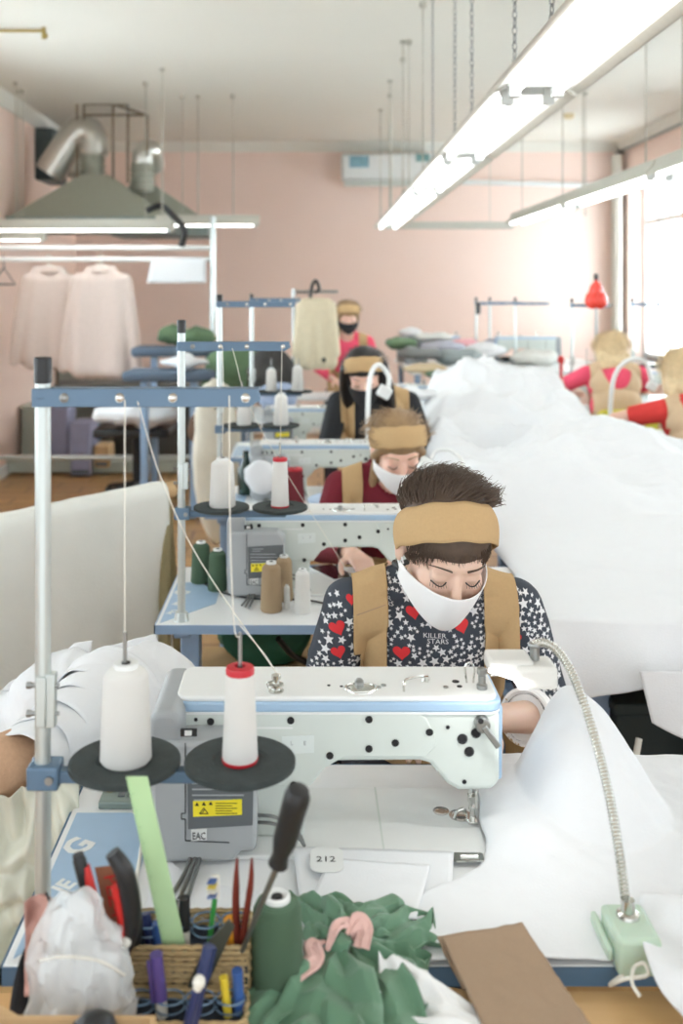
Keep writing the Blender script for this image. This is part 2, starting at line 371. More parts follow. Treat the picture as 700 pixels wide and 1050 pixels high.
for k, (px, pt) in enumerate(((333/2+.0, 70), (203, 98), (413, 42), (400, 82), (390, 112), (600, 95))):
    yy = 1.65*F/(300-pt); bm = BM(); x = X(px, yy); zb = 2.185 if px > 300 else 2.12
    cyl(bm, (x, yy, zb), (x, yy, ZC), .005, seg=8); cyl(bm, (x, yy, ZC-.02), (x, yy, ZC), .02, seg=12); cyl(bm, (x, yy, zb), (x, yy, zb+.03), .008, seg=8)
    tag(obj('hanging_wire', bm, M_rod), ['wire nearest the hood dropping from the ceiling at the left', 'wire dropping from the ceiling above the short light at the left', 'tallest thin wire in front of the air conditioner', 'middle thin wire in front of the air conditioner', 'shortest thin wire in front of the air conditioner', 'thin wire above the right hand row of lights'][k], 'wire', 'thin ceiling wires')
# ---------------------------------------------------------------- sewing tables
TZ = .76
def sewing_table(dy, label, x0=-.357, x1=.83, y0=1.165, y1=1.67, logo=True):
    t = thing('sewing_table', ((x0+x1)/2, (y0+y1)/2+dy, 0), label, 'table', 'sewing tables in the row')
    bm = BM(); box(bm, (x0+.003, y0+dy+.003, TZ-.022), (x1-.003, y1+dy-.003, TZ)); obj('tabletop', bm, M_tabletop, t, bev=.002)
    bm = BM(); box(bm, (x0, y0+dy, TZ-.022), (x1, y0+dy+.003, TZ-.0008)); box(bm, (x0, y1+dy-.003, TZ-.022), (x1, y1+dy, TZ-.0008))
    box(bm, (x0, y0+dy, TZ-.022), (x0+.003, y1+dy, TZ-.0008)); box(bm, (x1-.003, y0+dy, TZ-.022), (x1, y1+dy, TZ-.0008)); obj('edge_band', bm, M_standl if dy else mat('blue_edge', (78, 108, 134), .5), t)
    if logo:
        bm = BM(); c = [(-.345, 1.18), (-.225, 1.33), (-.225, 1.47), (-.262, 1.51), (-.345, 1.51)]
        prism(bm, [(x, y+dy) for x, y in c], TZ-.001, TZ+.0012, 'z'); p = obj('logo_panel', bm, mat('panel_blue', (158, 186, 212), .4), t)
        for s, sz, px, py in (('G', .055, 90, 872), ('JE', .034, 72, 912), ('MO', .022, 52, 942)):
            q = P(px, py, 1); yy = F*(CH-TZ)/(py-CY)
            M = Matrix.Translation((X(px, yy), yy+dy, TZ+.0014)) @ Matrix.Rotation(R(62), 4, 'Z')
            text('lettering', s, sz, M, M_white, p, bold=.035)
    for sx in (x0+.06, x1-.06):
        bm = BM(); box(bm, (sx-.02, y0+dy+.03, .03), (sx+.02, y1+dy-.03, .07)); box(bm, (sx-.025, (y0+y1)/2+dy-.03, .05), (sx+.025, (y0+y1)/2+dy+.03, TZ-.05))
        box(bm, (sx-.02, y0+dy+.05, TZ-.05), (sx+.02, y1+dy-.05, TZ-.022))
        for yy in (y0+.05, y1-.05): cyl(bm, (sx, yy+dy, 0), (sx, yy+dy, .032), .022)
        obj('leg', bm, M_standl, t, bev=.004)
    bm = BM(); box(bm, (x0+.06, (y0+y1)/2+dy+.04, .12), (x1-.06, (y0+y1)/2+dy+.07, .16)); obj('crossbar', bm, M_standl, t, bev=.004)
    bm = BM(); rbox(bm, Matrix.Translation(((x0+x1)/2, (y0+y1)/2+dy, .1)) @ Matrix.Rotation(R(-12), 4, 'X'), (.42, .26, .015)); obj('pedal', bm, M_black, t, bev=.004)
    return t
T1_ = sewing_table(0, 'nearest white sewing table with blue edge, holding the basket and big spools at its front')
sewing_table(1.2, 'white sewing table with green and beige thread cones on it, second from the camera')
sewing_table(2.4, 'white sewing table with the maroon cone, in front of the black haired woman')
sewing_table(3.6, 'fourth white sewing table, behind the black haired woman')

# ---------------------------------------------------------------- sewing machine
def F1(px, py, Y=1.43): return (X(px, Y), Z(py, Y))
ma = thing('sewing_machine', (.04, 1.49, TZ), 'nearest white lockstitch sewing machine with light blue stripe and grey motor', 'sewing machine', 'lockstitch sewing machines')
bm = BM(); box(bm, (-.2, 1.385, TZ), (.275, 1.576, TZ+.007)); obj('bed', bm, M_white, ma, bev=.002)
bm = BM(); box(bm, F1(0,0) and (.11, 1.385, TZ+.0071), (.113, 1.576, TZ+.0074)); obj('bed_seam', bm, M_face, ma)
arch = [(-.0, TZ+.006), (-.002, TZ+.06)] + [(-.002+.05*(1-math.cos(a)), TZ+.06+.055*math.sin(a)) for a in [R(15*k) for k in range(1, 7)]]
xr, zt = .281, .946
poly = [(-.188, TZ+.006), (-.188, zt), (xr, zt), (xr, .845), (xr-.012, .834), (.222, .833), (.206, .842), (.180, .872), (.165, .876)] + arch[::-1]
bm = BM(); prism(bm, poly, 1.432, 1.548); obj('arm', bm, M_face, ma, bev=.007)
def rr(x0, x1, y0, y1, r, n=6):
    out = []
    for cx, cy, a0 in ((x1-r, y1-r, 0), (x0+r, y1-r, 90), (x0+r, y0+r, 180), (x1-r, y0+r, 270)):
        for k in range(n+1): a = R(a0+90*k/n); out.append((cx+r*math.cos(a), cy+r*math.sin(a)))
    return out
bm = BM(); prism(bm, rr(-.193, xr+.003, 1.428, 1.552, .022), .944, .948, 'z'); obj('lip', bm, M_white, ma, bev=.001)
bm = BM(); prism(bm, rr(-.186, xr+.004, 1.427, 1.553, .022), .948, .962, 'z'); obj('blue_stripe', bm, M_blue, ma, bev=.003)
bm = BM(); prism(bm, rr(-.185, xr-.002, 1.431, 1.549, .02), .961, .969, 'z'); obj('top_cover', bm, M_white, ma, bev=.003)
# blue front cover on the needle end
bm = BM(); prism(bm, [(1.45, .84), (1.535, .84), (1.54, .95), (1.445, .95)], xr-.004, xr+.007, 'x'); obj('face_cover', bm, M_blue, ma, bev=.004)
# raised panel on the back of the arm
pp = [F1(185, 729), F1(425, 729), F1(436, 735), F1(446, 754), F1(447, 765), F1(436, 776), F1(352, 776), F1(332, 788), F1(318, 806), F1(185, 806)]
bm = BM(); prism(bm, pp, 1.4285, 1.434); obj('side_panel', bm, M_face, ma, bev=.002)
# white name plate
bm = BM(); prism(bm, [F1(289, 755), F1(322, 753), F1(322, 771), F1(289, 773)], 1.4275, 1.43); npl = obj('name_plate', bm, mat('plate_white', (216, 224, 222), .4), ma)
tx, tz_ = F1(299, 764, 1.4272); text('lettering', 'L', .008, Matrix.Translation((tx, 1.4272, tz_)) @ FRONT, M_grey, npl)
tx, tz_ = F1(297+20, 764, 1.4272); text('lettering', 'E', .008, Matrix.Translation((X(298, 1.427)+.02, 1.4272, tz_)) @ FRONT, M_grey, npl)
for px, py, r in ((216, 739, 3), (298, 738, 3), (338, 774, 3), (301, 804, 3), (378, 737, 3), (378, 767, 3), (405, 761, 3), (440, 750, 3), (459, 746, 1.5), (474, 758, 4.4), (488, 752, 4.2), (481, 771, 4.2), (476, 802, 1.7), (201, 737, 1.4)):
    x, z = F1(px, py); bm = BM(); y = 1.4315 if px > 446 or px < 0 else 1.428
    cyl(bm, (x, y-.0012, z), (x, y+.002, z), r*1.42/F, seg=14); torus(bm, (x, y-.001, z), r*1.42/F*1.15, .0006, Matrix.Rotation(PI/2, 4, 'X'), seg=16, s2=5)
    obj('screw', bm, M_ink, ma)
# grey motor housing
bm = BM(); prism(bm, rr(-.216, -.17, TZ+.004, .968, .018), 1.38, 1.55); bmesh.ops.recalc_face_normals(bm, faces=bm.faces)
mh = obj('motor_housing', bm, M_grey, ma, bev=.008)
bm = BM(); prism(bm, [(-.2105, TZ+.012), (-.2, TZ+.004), (-.10, TZ+.004), (-.092, TZ+.012), (-.09, TZ+.018), (-.068, TZ+.02), (-.066, TZ+.03), (-.066, .915), (-.085, .93), (-.2105, .93)], 1.372, 1.433)
obj('motor_cover', bm, mat('motor_grey_light', (168, 173, 176), .5, var=.03), ma, bev=.007)
yF = 1.3712
bm = BM(); prism(bm, [F1(192, 789, yF), F1(260, 785, yF), F1(259, 846, yF), F1(193, 850, yF)], yF-.0008, yF+.002); lp = obj('spec_label', bm, M_dgrey, ma, label='dark grey printed specification label')
bm = BM()
for py, a, b in ((793, 201, 222), (797, 201, 216), (803, 197, 246), (809, 197, 250), (815, 197, 250), (820, 199, 238)):
    x0, z0 = F1(a, py, yF); x1, _ = F1(b, py, yF); box(bm, (x0, yF-.0014, z0-.0009), (x1, yF-.0006, z0+.0009))
obj('fine_print', bm, mat('print_grey', (170, 175, 178), .6), lp)
bm = BM(); prism(bm, [F1(198, 821, yF), F1(248, 819, yF), F1(248, 835, yF), F1(198, 837, yF)], yF-.0016, yF-.0005); wl = obj('warning_sticker', bm, M_yellow, lp, label='yellow warning sticker')
bm = BM()
for px, py in ((202, 824), (209, 823.5), (216, 823)):
    x, z = F1(px, py, yF); prism(bm, [(x-.0028, z-.0022), (x+.0028, z-.0022), (x, z+.0026)], yF-.0022, yF-.0014)
x, z = F1(209, 831.5, yF)
for a, b in (((-.006, -.003), (.006, -.003)), ((.006, -.003), (0, .005)), ((0, .005), (-.006, -.003)), ((-.002, -.002), (.001, .003))):
    cyl(bm, (x+a[0], yF-.0018, z+a[1]), (x+b[0], yF-.0018, z+b[1]), .0006, seg=5)
for k in range(5):
    x0, z0 = F1(221, 823+k*2.6, yF); x1, _ = F1(243-(k % 2)*5, 823, yF); box(bm, (x0, yF-.0021, z0-.0004), (x1, yF-.0015, z0+.0004))
obj('warning_print', bm, M_ink, wl)
bm = BM(); prism(bm, [F1(196, 850, yF), F1(212, 849, yF), F1(212, 861, yF), F1(196, 862, yF)], yF-.0014, yF+.001); es_ = obj('conformity_sticker', bm, M_white, ma)
x, z = F1(204, 860, yF); text('lettering', 'EAC', .0125, Matrix.Translation((x, yF-.0018, z)) @ FRONT @ Matrix.Diagonal((.8, 1.1, 1, 1)), M_ink, es_)
bm = BM(); x0, z0 = F1(185, 755, 1.372); x1, z1 = F1(202, 747, 1.372); box(bm, (x0, 1.3704, z0), (x1, 1.374, z1)); so = obj('power_switch', bm, M_black, ma, bev=.001)
bm = BM(); box(bm, (x0+.006, 1.3692, z0+.002), (x1-.007, 1.371, z1-.002)); obj('rocker', bm, M_white, so)
bm = BM()
for a, b in (((190, 762), (190, 834)), ((190, 834), (186, 834)), ((186, 834), (186, 840)), ((186, 840), (190, 840)), ((190, 840), (190, 862)), ((190, 862), (235, 864))):
    p, q = F1(*a, yF), F1(*b, yF); cyl(bm, (p[0], yF-.0002, p[1]), (q[0], yF-.0002, q[1]), .0007, seg=5)
obj('panel_gap', bm, M_ink, ma)
bm = BM()
bm.free()
for k in range(3): bm = BM(); tube(bm, [(-.155+k*.006, 1.40, TZ+.012), (-.16+k*.007, 1.35, TZ+.008), (-.172+k*.01, 1.30-.01*k, TZ+.005)], .003, 8); obj('cable', bm, M_steel, ma)
for k in range(2): bm = BM(); tube(bm, [(-.066, 1.41, TZ+.05-.01*k), (-.04, 1.40, TZ+.052-.01*k), (-.01, 1.395, TZ+.035-.008*k), (.0, 1.40, TZ+.012)], .0025, 8); obj('cable', bm, M_steel, ma)
# fittings on the top
zt = .969
bm = BM(); prism(bm, [F1(188, 747), F1(300, 747), F1(300, 745), F1(188, 745)], 1.4283, 1.43); obj('casting_line', bm, M_white, ma)
def T1(px, py, z=zt): Y = F*(CH-z)/(py-CY); return Vector((X(px, Y), Y, z))
p = T1(283, 709); bm = BM(); lathe(bm, p, [(.011, 0), (.011, .002), (.006, .003), (.006, .007), (.011, .009), (.011, .011), (.004, .012), (.004, .018), (.007, .019), (.007, .024), (.003, .026)], 18)
tube(bm, [p+Vector((-.011, 0, .004)), p+Vector((-.013, 0, .012)), p+Vector((-.004, 0, .016))], .001, 6); obj('thread_tension', bm, M_chrome, ma)
p = T1(370, 706); bm = BM(); torus(bm, p+Vector((0, 0, .001)), .021, .0018, seg=30, sx=1.1, sy=.8); lathe(bm, p, [(.022, 0), (.0215, .0012), (.0, .0014)], 24); obj('oil_window', bm, M_chrome, ma)
bm = BM(); lathe(bm, p+Vector((-.002, .014, 0)), [(.007, 0), (.007, .006), (.004, .009), (0, .009)], 14); cyl(bm, p+Vector((-.002, .0068, .0045)), p+Vector((-.002, .0078, .0045)), .0015, seg=8); obj('knob', bm, M_steel, ma)
for px, py in ((357, 707), (388, 705), (393, 703), (437, 697), (457, 705)):
    p = T1(px, py); bm = BM(); lathe(bm, p, [(.004, 0), (.004, .0015), (.001, .002)], 12); obj('top_screw', bm, M_steel, ma)
for px, py, r in ((467, 699, .0055), (471, 704, .004), (350, 704, .0025), (337, 703, .0025)):
    p = T1(px, py); bm = BM(); lathe(bm, p, [(r, 0), (r, .0008), (r*.6, .001)], 14); obj('oil_hole', bm, M_ink, ma)
a, b = T1(414, 709), T1(433, 699); bm = BM()
tube(bm, [a, a+Vector((0, 0, .011)), a+Vector((.006, .01, .014)), b+Vector((0, 0, .008)), b], .0018, 8); cyl(bm, b+Vector((.006, 0, 0)), b+Vector((.006, 0, .008)), .003); obj('thread_guide', bm, M_chrome, ma)
p = T1(494, 706); bm = BM(); lathe(bm, p, [(.008, 0), (.008, .006), (.0055, .008), (.0055, .02), (.0075, .022), (.0075, .029), (.003, .031)], 18); obj('pressure_screw', bm, M_steel, ma)
p = T1(481, 700); bm = BM(); tube(bm, [p+Vector((-.004, 0, 0)), p+Vector((-.006, 0, .022)), p+Vector((.0, 0, .03)), p+Vector((.007, 0, .022)), p+Vector((.006, 0, 0))], .0016, 8); obj('take_up_guard', bm, M_chrome, ma)
# presser lever at the head
x, z = F1(495, 744, 1.42); bm = BM(); cyl(bm, (x, 1.434, z), (x, 1.418, z), .011); q = F1(512, 768, 1.415)
rbox(bm, Matrix.Translation(((x+q[0])/2, 1.418, (z+q[1])/2)) @ Matrix.Rotation(math.atan2(x-q[0], z-q[1]), 4, 'Y'), (.009, .005, .036)); obj('presser_lever', bm, M_steel, ma, bev=.002)
x, z = F1(493, 740, 1.415); bm = BM(); cyl(bm, (x, 1.418, z), (x, 1.416, z), .004, seg=12); obj('lever_screw', bm, M_ink, ma)
# needle assembly
nx = X(485, 1.47)
bm = BM(); box(bm, (nx-.008, 1.462, .822), (nx+.008, 1.482, .84)); obj('presser_block', bm, M_steel, ma, bev=.002)
bm = BM(); cyl(bm, (nx-.003, 1.476, .785), (nx-.003, 1.476, .83), .0028); cyl(bm, (nx+.004, 1.468, .79), (nx+.004, 1.468, .83), .0022); box(bm, (nx-.007, 1.468, .796), (nx+.007, 1.48, .806)); cyl(bm, (nx-.003, 1.476, .77), (nx-.003, 1.476, .786), .001); obj('needle_bar', bm, M_chrome, ma)
bm = BM(); box(bm, (nx-.008, 1.462, TZ+.0085), (nx+.006, 1.492, TZ+.012)); box(bm, (nx-.003, 1.470, TZ+.01), (nx+.003, 1.478, TZ+.03)); obj('presser_foot', bm, M_chrome, ma, bev=.001)
bm = BM(); lathe(bm, (nx-.016, 1.49, TZ+.0072), [(.017, 0), (.017, .001), (.012, .0014), (.011, .0008), (.0, .0008)], 26); tube(bm, [(nx-.026, 1.48, TZ+.009), (nx-.022, 1.478, TZ+.02), (nx-.012, 1.48, TZ+.022), (nx-.008, 1.484, TZ+.01)], .0025, 8); obj('needle_plate', bm, M_chrome, ma)
px_ = T1(452, 832, TZ+.007); bm = BM(); lathe(bm, px_, [(.012, 0), (.012, .0012), (.009, .0016), (.008, .0008), (0, .0008)], 22, ); obj('bed_plug', bm, M_chrome, ma)
p = T1(480, 880, TZ+.007); bm = BM(); prism(bm, rr(p.x-.021, p.x+.021, p.y-.010, p.y+.010, .004), TZ+.007, TZ+.0095, 'z'); cyl(bm, (p.x-.012, p.y-.006, TZ+.012), (p.x+.012, p.y-.006, TZ+.012), .0035); obj('hook_cover', bm, M_chrome, ma)
# control panel beside the motor
bm = BM(); prism(bm, [(-.315, 1.52), (-.225, 1.52), (-.225, 1.595), (-.315, 1.595)], TZ, TZ+.012, 'z'); cpn = obj('control_panel', bm, mat('panel_green_grey', (122, 136, 130), .5), T1_, bev=.003, label='grey green control panel with little keys')
for i in range(4):
    for j in range(2):
        bm = BM(); box(bm, (-.288+i*.015, 1.535+j*.026, TZ+.012), (-.277+i*.015, 1.553+j*.026, TZ+.0145)); obj('key', bm, M_dgrey, cpn, bev=.001)
bm = BM(); lathe(bm, (-.302, 1.557, TZ+.012), [(.008, 0), (.008, .004), (.004, .005)], 16); obj('dial', bm, mat('brass', (170, 150, 90), .4, .7), cpn)
index_kids()
copy_tree(ma, (.055, 2.69, TZ), 'second sewing machine, behind the woman in the star print shirt', 'lockstitch sewing machines')
copy_tree(ma, (.05, 3.89, TZ), 'third sewing machine, in front of the black haired woman', 'lockstitch sewing machines')
copy_tree(ma, (.05, 5.09, TZ+.0), 'fourth sewing machine, standing behind the black haired woman', 'lockstitch sewing machines')

# ---------------------------------------------------------------- thread stands
def cone(name, x, y, z, h, r0, r1, m, label, group=None, top=None, base=None, tip=.5, rod_m=None, hole=True):
    """a cone of thread"""
    t = thing(name, (x, y, z), label, 'thread cone', group)
    pr = [(r0*.9, .0), (r0, .004), (r1+(r0-r1)*.12, h*.86), (r1*.93, h*.9), (r1*.62, h*.955), (r1*.55, h*.955)] if not top or top != 'red' else [(r0*.93, 0), (r0, .006), (r1, h*.93), (r1*.93, h*.95)]
    bm = BM(); lathe(bm, (x, y, z), pr, 32); obj('thread', bm, m, t, ang=50)
    bm = BM(); c = top or 'white'
    if c == 'red': lathe(bm, (x, y, z), [(r1*1.0, h*.93), (r1*1.02, h*.97), (r1*.95, h), (r1*.4, h+.001), (r1*.3, h*.93)], 24)
    if c == 'red': b2 = BM(); lathe(b2, (x, y, z), [(r0*1.0, -.0), (r0*1.03, .003), (r0*.9, .004)], 24); obj('rim', b2, M_red, t)
    else: lathe(bm, (x, y, z), [(r1*.56, h*.90), (r1*.56, h), (r1*.48, h*1.005), (r1*.26, h), (r1*.22, h*.93)], 24)
    obj('core', bm, M_red if c == 'red' else M_white, t)
    if hole:
        bm = BM(); cyl(bm, (x, y, z+h*.94), (x, y, z+h*1.006), r1*.2, seg=12); obj('bore', bm, M_black, t)
    return t
def thread(pts, label, m=None, r=.0007, cat='thread'):
    bm = BM(); tube(bm, pts, r, 5, n=6); return tag(obj('thread_line', bm, m or M_thrline), label, cat, 'loose threads from the cones')
def stand(xp, Y, zbase, ztop, zbar, zarm, xbar, dcs, who, pr=.0095, discr=.067, sag=0):
    t = thing('thread_stand', (xp, Y, zbase), '%s thread stand, white pole with two slate blue arms' % who, 'thread stand', 'thread stands')
    bm = BM(); cyl(bm, (xp, Y, zbase), (xp, Y, ztop-.03), pr, seg=20); cyl(bm, (xp, Y, zbase), (xp, Y, zbase+.02), pr*2, pr*1.6); obj('pole', bm, M_pole, t)
    bm = BM(); cyl(bm, (xp, Y, ztop-.032), (xp, Y, ztop), pr*1.12, seg=20); obj('pole_cap', bm, M_black, t, bev=.002)
    # joint half way up
    zj = (zarm+.09)
    bm = BM(); box(bm, (xp-.006, Y-pr-.003, zj-.03), (xp+.006, Y-pr+.001, zj+.03)); box(bm, (xp+pr*.4, Y-pr*.9, zj-.032), (xp+pr*1.7, Y+pr*.6, zj+.032)); j = obj('pole_joint', bm, M_pole, t, bev=.0015)
    for s in (-.017, .017):
        bm = BM(); cyl(bm, (xp-pr*1.9, Y-pr*.2, zj+s), (xp+pr*2.1, Y-pr*.2, zj+s), .0028, seg=8); cyl(bm, (xp-pr*2.0, Y-pr*.2, zj+s), (xp-pr*1.4, Y-pr*.2, zj+s), .0042, seg=6); obj('bolt', bm, M_steel, j)
    # guide bar, an open channel
    bm = BM(); h = .011
    x0, x1 = xp-pr*1.1, xbar
    prism(bm, [(x0, zbar-h), (x1-.014, zbar-h+sag), (x1, zbar-h*.2+sag), (x1-.004, zbar+h+sag), (x0, zbar+h)], Y-pr-.003, Y-pr-.0005)
    prism(bm, [(x0, zbar+h-.002), (x1-.002, zbar+h-.002+sag), (x1-.002, zbar+h+sag), (x0, zbar+h)], Y-pr-.003, Y+pr+.006)
    torus(bm, (xp, Y, zbar), pr+.002, .0025, seg=20); box(bm, (x0, Y-pr-.002, zbar-h), (xp+pr*1.4, Y+pr*1.2, zbar+h))
    g = obj('guide_bar', bm, M_stand, t, bev=.0012)
    L = x1-xp
    for k, f in enumerate((.07, .36, .60, .93)):
        bm = BM(); x = xp+L*f+.01*(k == 0); ball(bm, (x, Y-pr-.003, zbar+sag*f), (.005, .003, .005), 12); torus(bm, (x, Y-pr-.0035, zbar+sag*f), .005, .001, Matrix.Rotation(PI/2, 4, 'X'), 14, 5); obj('thread_eye', bm, M_chrome if k else M_steel, g)
    # spool arm
    xe = max(d[0] for d in dcs)
    bm = BM(); box(bm, (xp, Y-.009, zarm-.009), (xe+.015, Y+.009, zarm+.006)); box(bm, (xp-.016, Y-.017, zarm-.014), (xp+.022, Y+.017, zarm+.014)); a = obj('spool_arm', bm, M_stand, t, bev=.003)
    bm = BM(); cyl(bm, (xp+.012, Y-.021, zarm), (xp+.012, Y-.015, zarm), .005, seg=12); obj('clamp_screw', bm, M_steel, a)
    for (xd, cc) in dcs:
        bm = BM(); lathe(bm, (xd, Y, zarm+.008), [(.02, -.003), (discr*.92, 0), (discr, .003), (discr, .008), (discr*.97, .0095), (.034, .0095), (.032, .007), (.0, .007)], 48); dd = obj('spool_disc', bm, M_foam, t, label='round charcoal foam disc')
        bm = BM(); cyl(bm, (xd, Y, zarm+.01), (xd, Y, zarm+.17), .0024, seg=10); obj('spool_pin', bm, M_steel, dd)
    return t
D = 1.2
stand(X(44, D), D, TZ, Z(366, D), Z(407, D), Z(793, D), X(268, D), [(X(128, D), 0), (X(246, D), 0)], 'nearest', sag=.0)
za = Z(793, D)+.0155
cone('thread_cone', X(129, D), D, za, .118, .031, .0265, M_thr, 'big white thread cone on the left disc of the nearest thread stand')
cone('thread_cone', X(246, D), D, za, .113, .0215, .0172, M_thr, 'slim white thread cone with red rims on the nearest thread stand', top='red')
D = 2.4
stand(X(186, D), D, TZ, Z(328, D), Z(355, D), Z(526, D), X(298, D), [(X(227, D), 0), (X(287, D), 0)], 'second')
za = Z(526, D)+.0155
cone('thread_cone', X(228, D), D, za, .118, .032, .027, M_thr, 'big white thread cone on the left disc of the second thread stand')
cone('thread_cone', X(287, D), D, za, .118, .0215, .0175, M_thr, 'slim white thread cone with red top on the second thread stand', top='red')
D = 3.58
stand(X(225, D), D, TZ, Z(302, D), Z(312, D), Z(440, D), X(303, D), [(X(248, D), 0), (X(288, D), 0)], 'third')
za = Z(440, D)+.0155
cone('thread_cone', X(250, D), D, za, .085, .026, .024, M_thr, 'short white thread cone on the left disc of the third thread stand')
cone('thread_cone', X(288, D), D, za, .115, .028, .022, M_thr, 'white thread cone on the right disc of the third thread stand')
D = 4.78
stand(X(258, D), D, TZ, Z(301, D), Z(308, D), Z(404, D), X(308, D), [(X(278, D), 0), (X(306, D), 0)], 'farthest')
za = Z(404, D)+.0155
cone('thread_cone', X(278, D), D, za, .11, .027, .022, M_thr, 'white thread cone on the left disc of the farthest thread stand')
cone('thread_cone', X(305, D), D, za, .125, .03, .022, M_thr, 'taller white thread cone on the right disc of the farthest thread stand')
thread([P(128, 657, 1.2), P(128, 540, 1.19), P(128, 410, 1.185)], 'white thread rising from the big cone to the nearest guide bar')
thread([P(141, 412, 1.185), P(165, 490, 1.25), P(205, 575, 1.3), P(283, 690, 1.48)], 'pale thread slanting from the nearest guide bar down to the nearest machine')
thread([P(246, 655, 1.2), P(240, 640, 1.19), P(236, 540, 1.19), P(235, 406, 1.187)], 'white thread rising from the slim red-rimmed cone to the nearest guide bar')
thread([P(245, 640, 1.25), P(272, 672, 1.4), P(283, 690, 1.48)], 'short pale thread running from the slim cone rod to the tension knob')
thread([P(228, 355, 2.38), P(229, 400, 2.38), P(228, 465, 2.4)], 'white thread above the big cone of the second stand')
thread([P(238, 357, 2.38), P(262, 430, 2.4), P(340, 560, 2.6), P(412, 672, 2.5)], 'pale thread slanting from the second guide bar towards the star print shirt')
thread([P(287, 470, 2.4), P(288, 420, 2.38), P(289, 357, 2.38)], 'white thread above the slim cone of the second stand')

# ---------------------------------------------------------------- cones and small things on the second table
def C2(px, pyb, h, r, m, label, r1=None, top=None, g='spare thread cones on the second table'):
    Y = F*(CH-TZ)/(pyb-CY); return cone('thread_cone', X(px, Y), Y, TZ, h, r, r1 or r*.82, m, label, g, top)
C2(206, 597, .112, .028, M_gthr, 'left of the two green thread cones on the second table')
C2(223, 605, .11, .026, M_gthr, 'right of the two green thread cones on the second table')
C2(278, 626, .122, .0275, M_bthr, 'front beige thread cone on the second table')
C2(291, 615, .115, .024, M_bthr, 'beige thread cone standing behind the other beige one')
C2(306, 603, .10, .02, M_kthr, 'black thread cone with a red top on the second table', top='red')
C2(310, 628, .108, .021, M_thr, 'slim white thread cone beside the beige cones on the second table')
C2(294, 624, .06, .008, M_thr, 'tiny white bobbin tube between the beige and white cones on the second table', r1=.007)
Y3 = 3.75; cone('thread_cone', X(302, Y3), Y3, TZ, .13, .038, .03, M_mthr, 'maroon thread cone on the third table', top='red')
ph = thing('smartphone', (X(340, 2.8), 2.79, TZ), 'black phone lying face up on the second table beside the star print shirt', 'phone')
Mp = Matrix.Translation((X(341, 2.79), 2.79, TZ+.004)) @ Matrix.Rotation(R(28), 4, 'Z')
bm = BM(); rbox(bm, Mp, (.075, .145, .008)); obj('case', bm, M_white, ph, bev=.003)
bm = BM(); rbox(bm, Mp @ Matrix.Translation((0, 0, .0045)), (.068, .136, .001)); obj('screen', bm, mat('phone_glass', (20, 24, 28), .08), ph)
bm = BM(); tube(bm, [P(228, 608, 2.6)*0+Vector((X(205, 2.72), 2.72, TZ+.003)), Vector((X(225, 2.62), 2.62, TZ+.003)), Vector((X(262, 2.58), 2.56, TZ+.003)), Vector((X(312, 2.5), 2.55, TZ+.003)), Vector((X(345, 2.5), 2.5, TZ+.003))], .0025, 6)
tag(obj('power_cord', bm, M_black), 'thin black cord lying across the second table', 'cord')
bm = BM(); lathe(bm, (X(252, 3.9), 3.9, TZ), [(.03, 0), (.032, .01), (.032, .10), (.014, .13), (.012, .17), (0, .17)], 18); tag(obj('bottle', bm, mat('bottle_dark_green', (28, 52, 44), .25)), 'dark green bottle standing on the third table', 'bottle')
# ---------------------------------------------------------------- wooden desk, boxes and tools in the front
dk = thing('wooden_desk', (.35, .85, 0), 'pale wooden desk touching the front edge of the nearest sewing table', 'desk')
bm = BM(); box(bm, (-.30, .55, .712), (1.05, 1.16, .737)); obj('desktop', bm, M_oak, dk, bev=.002)
for x in (-.27, 1.02):
    for y in (.6, 1.12): bm = BM(); box(bm, (x-.02, y-.02, 0), (x+.02, y+.02, .712)); obj('leg', bm, M_oak, dk)
DZ = .737
# wicker organiser
M_wick = mat('woven_straw', (190, 166, 122), .85, var=.2, scale=120, bump=1, wave=('Z', 60, 3))
og = thing('pen_organizer', (X(192, 1.09), 1.09, DZ), 'two tier woven straw pen organizer full of pens on the desk', 'organizer')
def wicker(x0, x1, y0, y1, z0, z1, name):
    bm = BM(); n = int((z1-z0)/.006)
    for k in range(n):
        z = z0+.003+k*.006; w = .0008*(k % 2)
        pts = rr(x0-w, x1+w, y0-w, y1+w, .008, 4); N = len(pts)
        ring = []
        # braided strand: a wavy closed band
        seg = []
        for i in range(N):
            a, b = Vector((*pts[i], 0)), Vector((*pts[(i+1) % N], 0)); m = max(1, int((b-a).length/.004))
            for j in range(m): seg.append(a.lerp(b, j/m))
        cen = Vector(((x0+x1)/2, (y0+y1)/2, 0)); rows = []
        for i, p in enumerate(seg):
            off = (p-cen).normalized()*(.0012*math.sin(i*1.9+k*PI))
            rows.append([bm.verts.new((p.x+off.x+c*(p-cen).normalized().x, p.y+off.y+c*(p-cen).normalized().y, z+dz)) for c, dz in ((.003, 0), (0, .0033), (-.003, 0), (0, -.0033))])
        for i in range(len(rows)):
            for q in range(4): bm.faces.new((rows[i][q], rows[(i+1) % len(rows)][q], rows[(i+1) % len(rows)][(q+1) % 4], rows[i][(q+1) % 4]))
    return obj(name, bm, M_wick, og)
M_cup = mat('blue_clear_cup', (120, 150, 178), .2, alpha=.75); M_navy = mat('dark_navy_card', (34, 44, 58), .8)
ox0, ox1 = X(133, 1.09), X(254, 1.09)
wicker(ox0, ox1, 1.085, 1.15, DZ, .845, 'back_tier'); wicker(ox0, ox1, 1.03, 1.078, DZ, .800, 'front_tier')
bm = BM(); box(bm, (ox0, 1.085, DZ), (ox1, 1.15, .82)); box(bm, (ox0, 1.03, DZ), (ox1, 1.08, .785)); obj('inner_box', bm, M_navy, og)
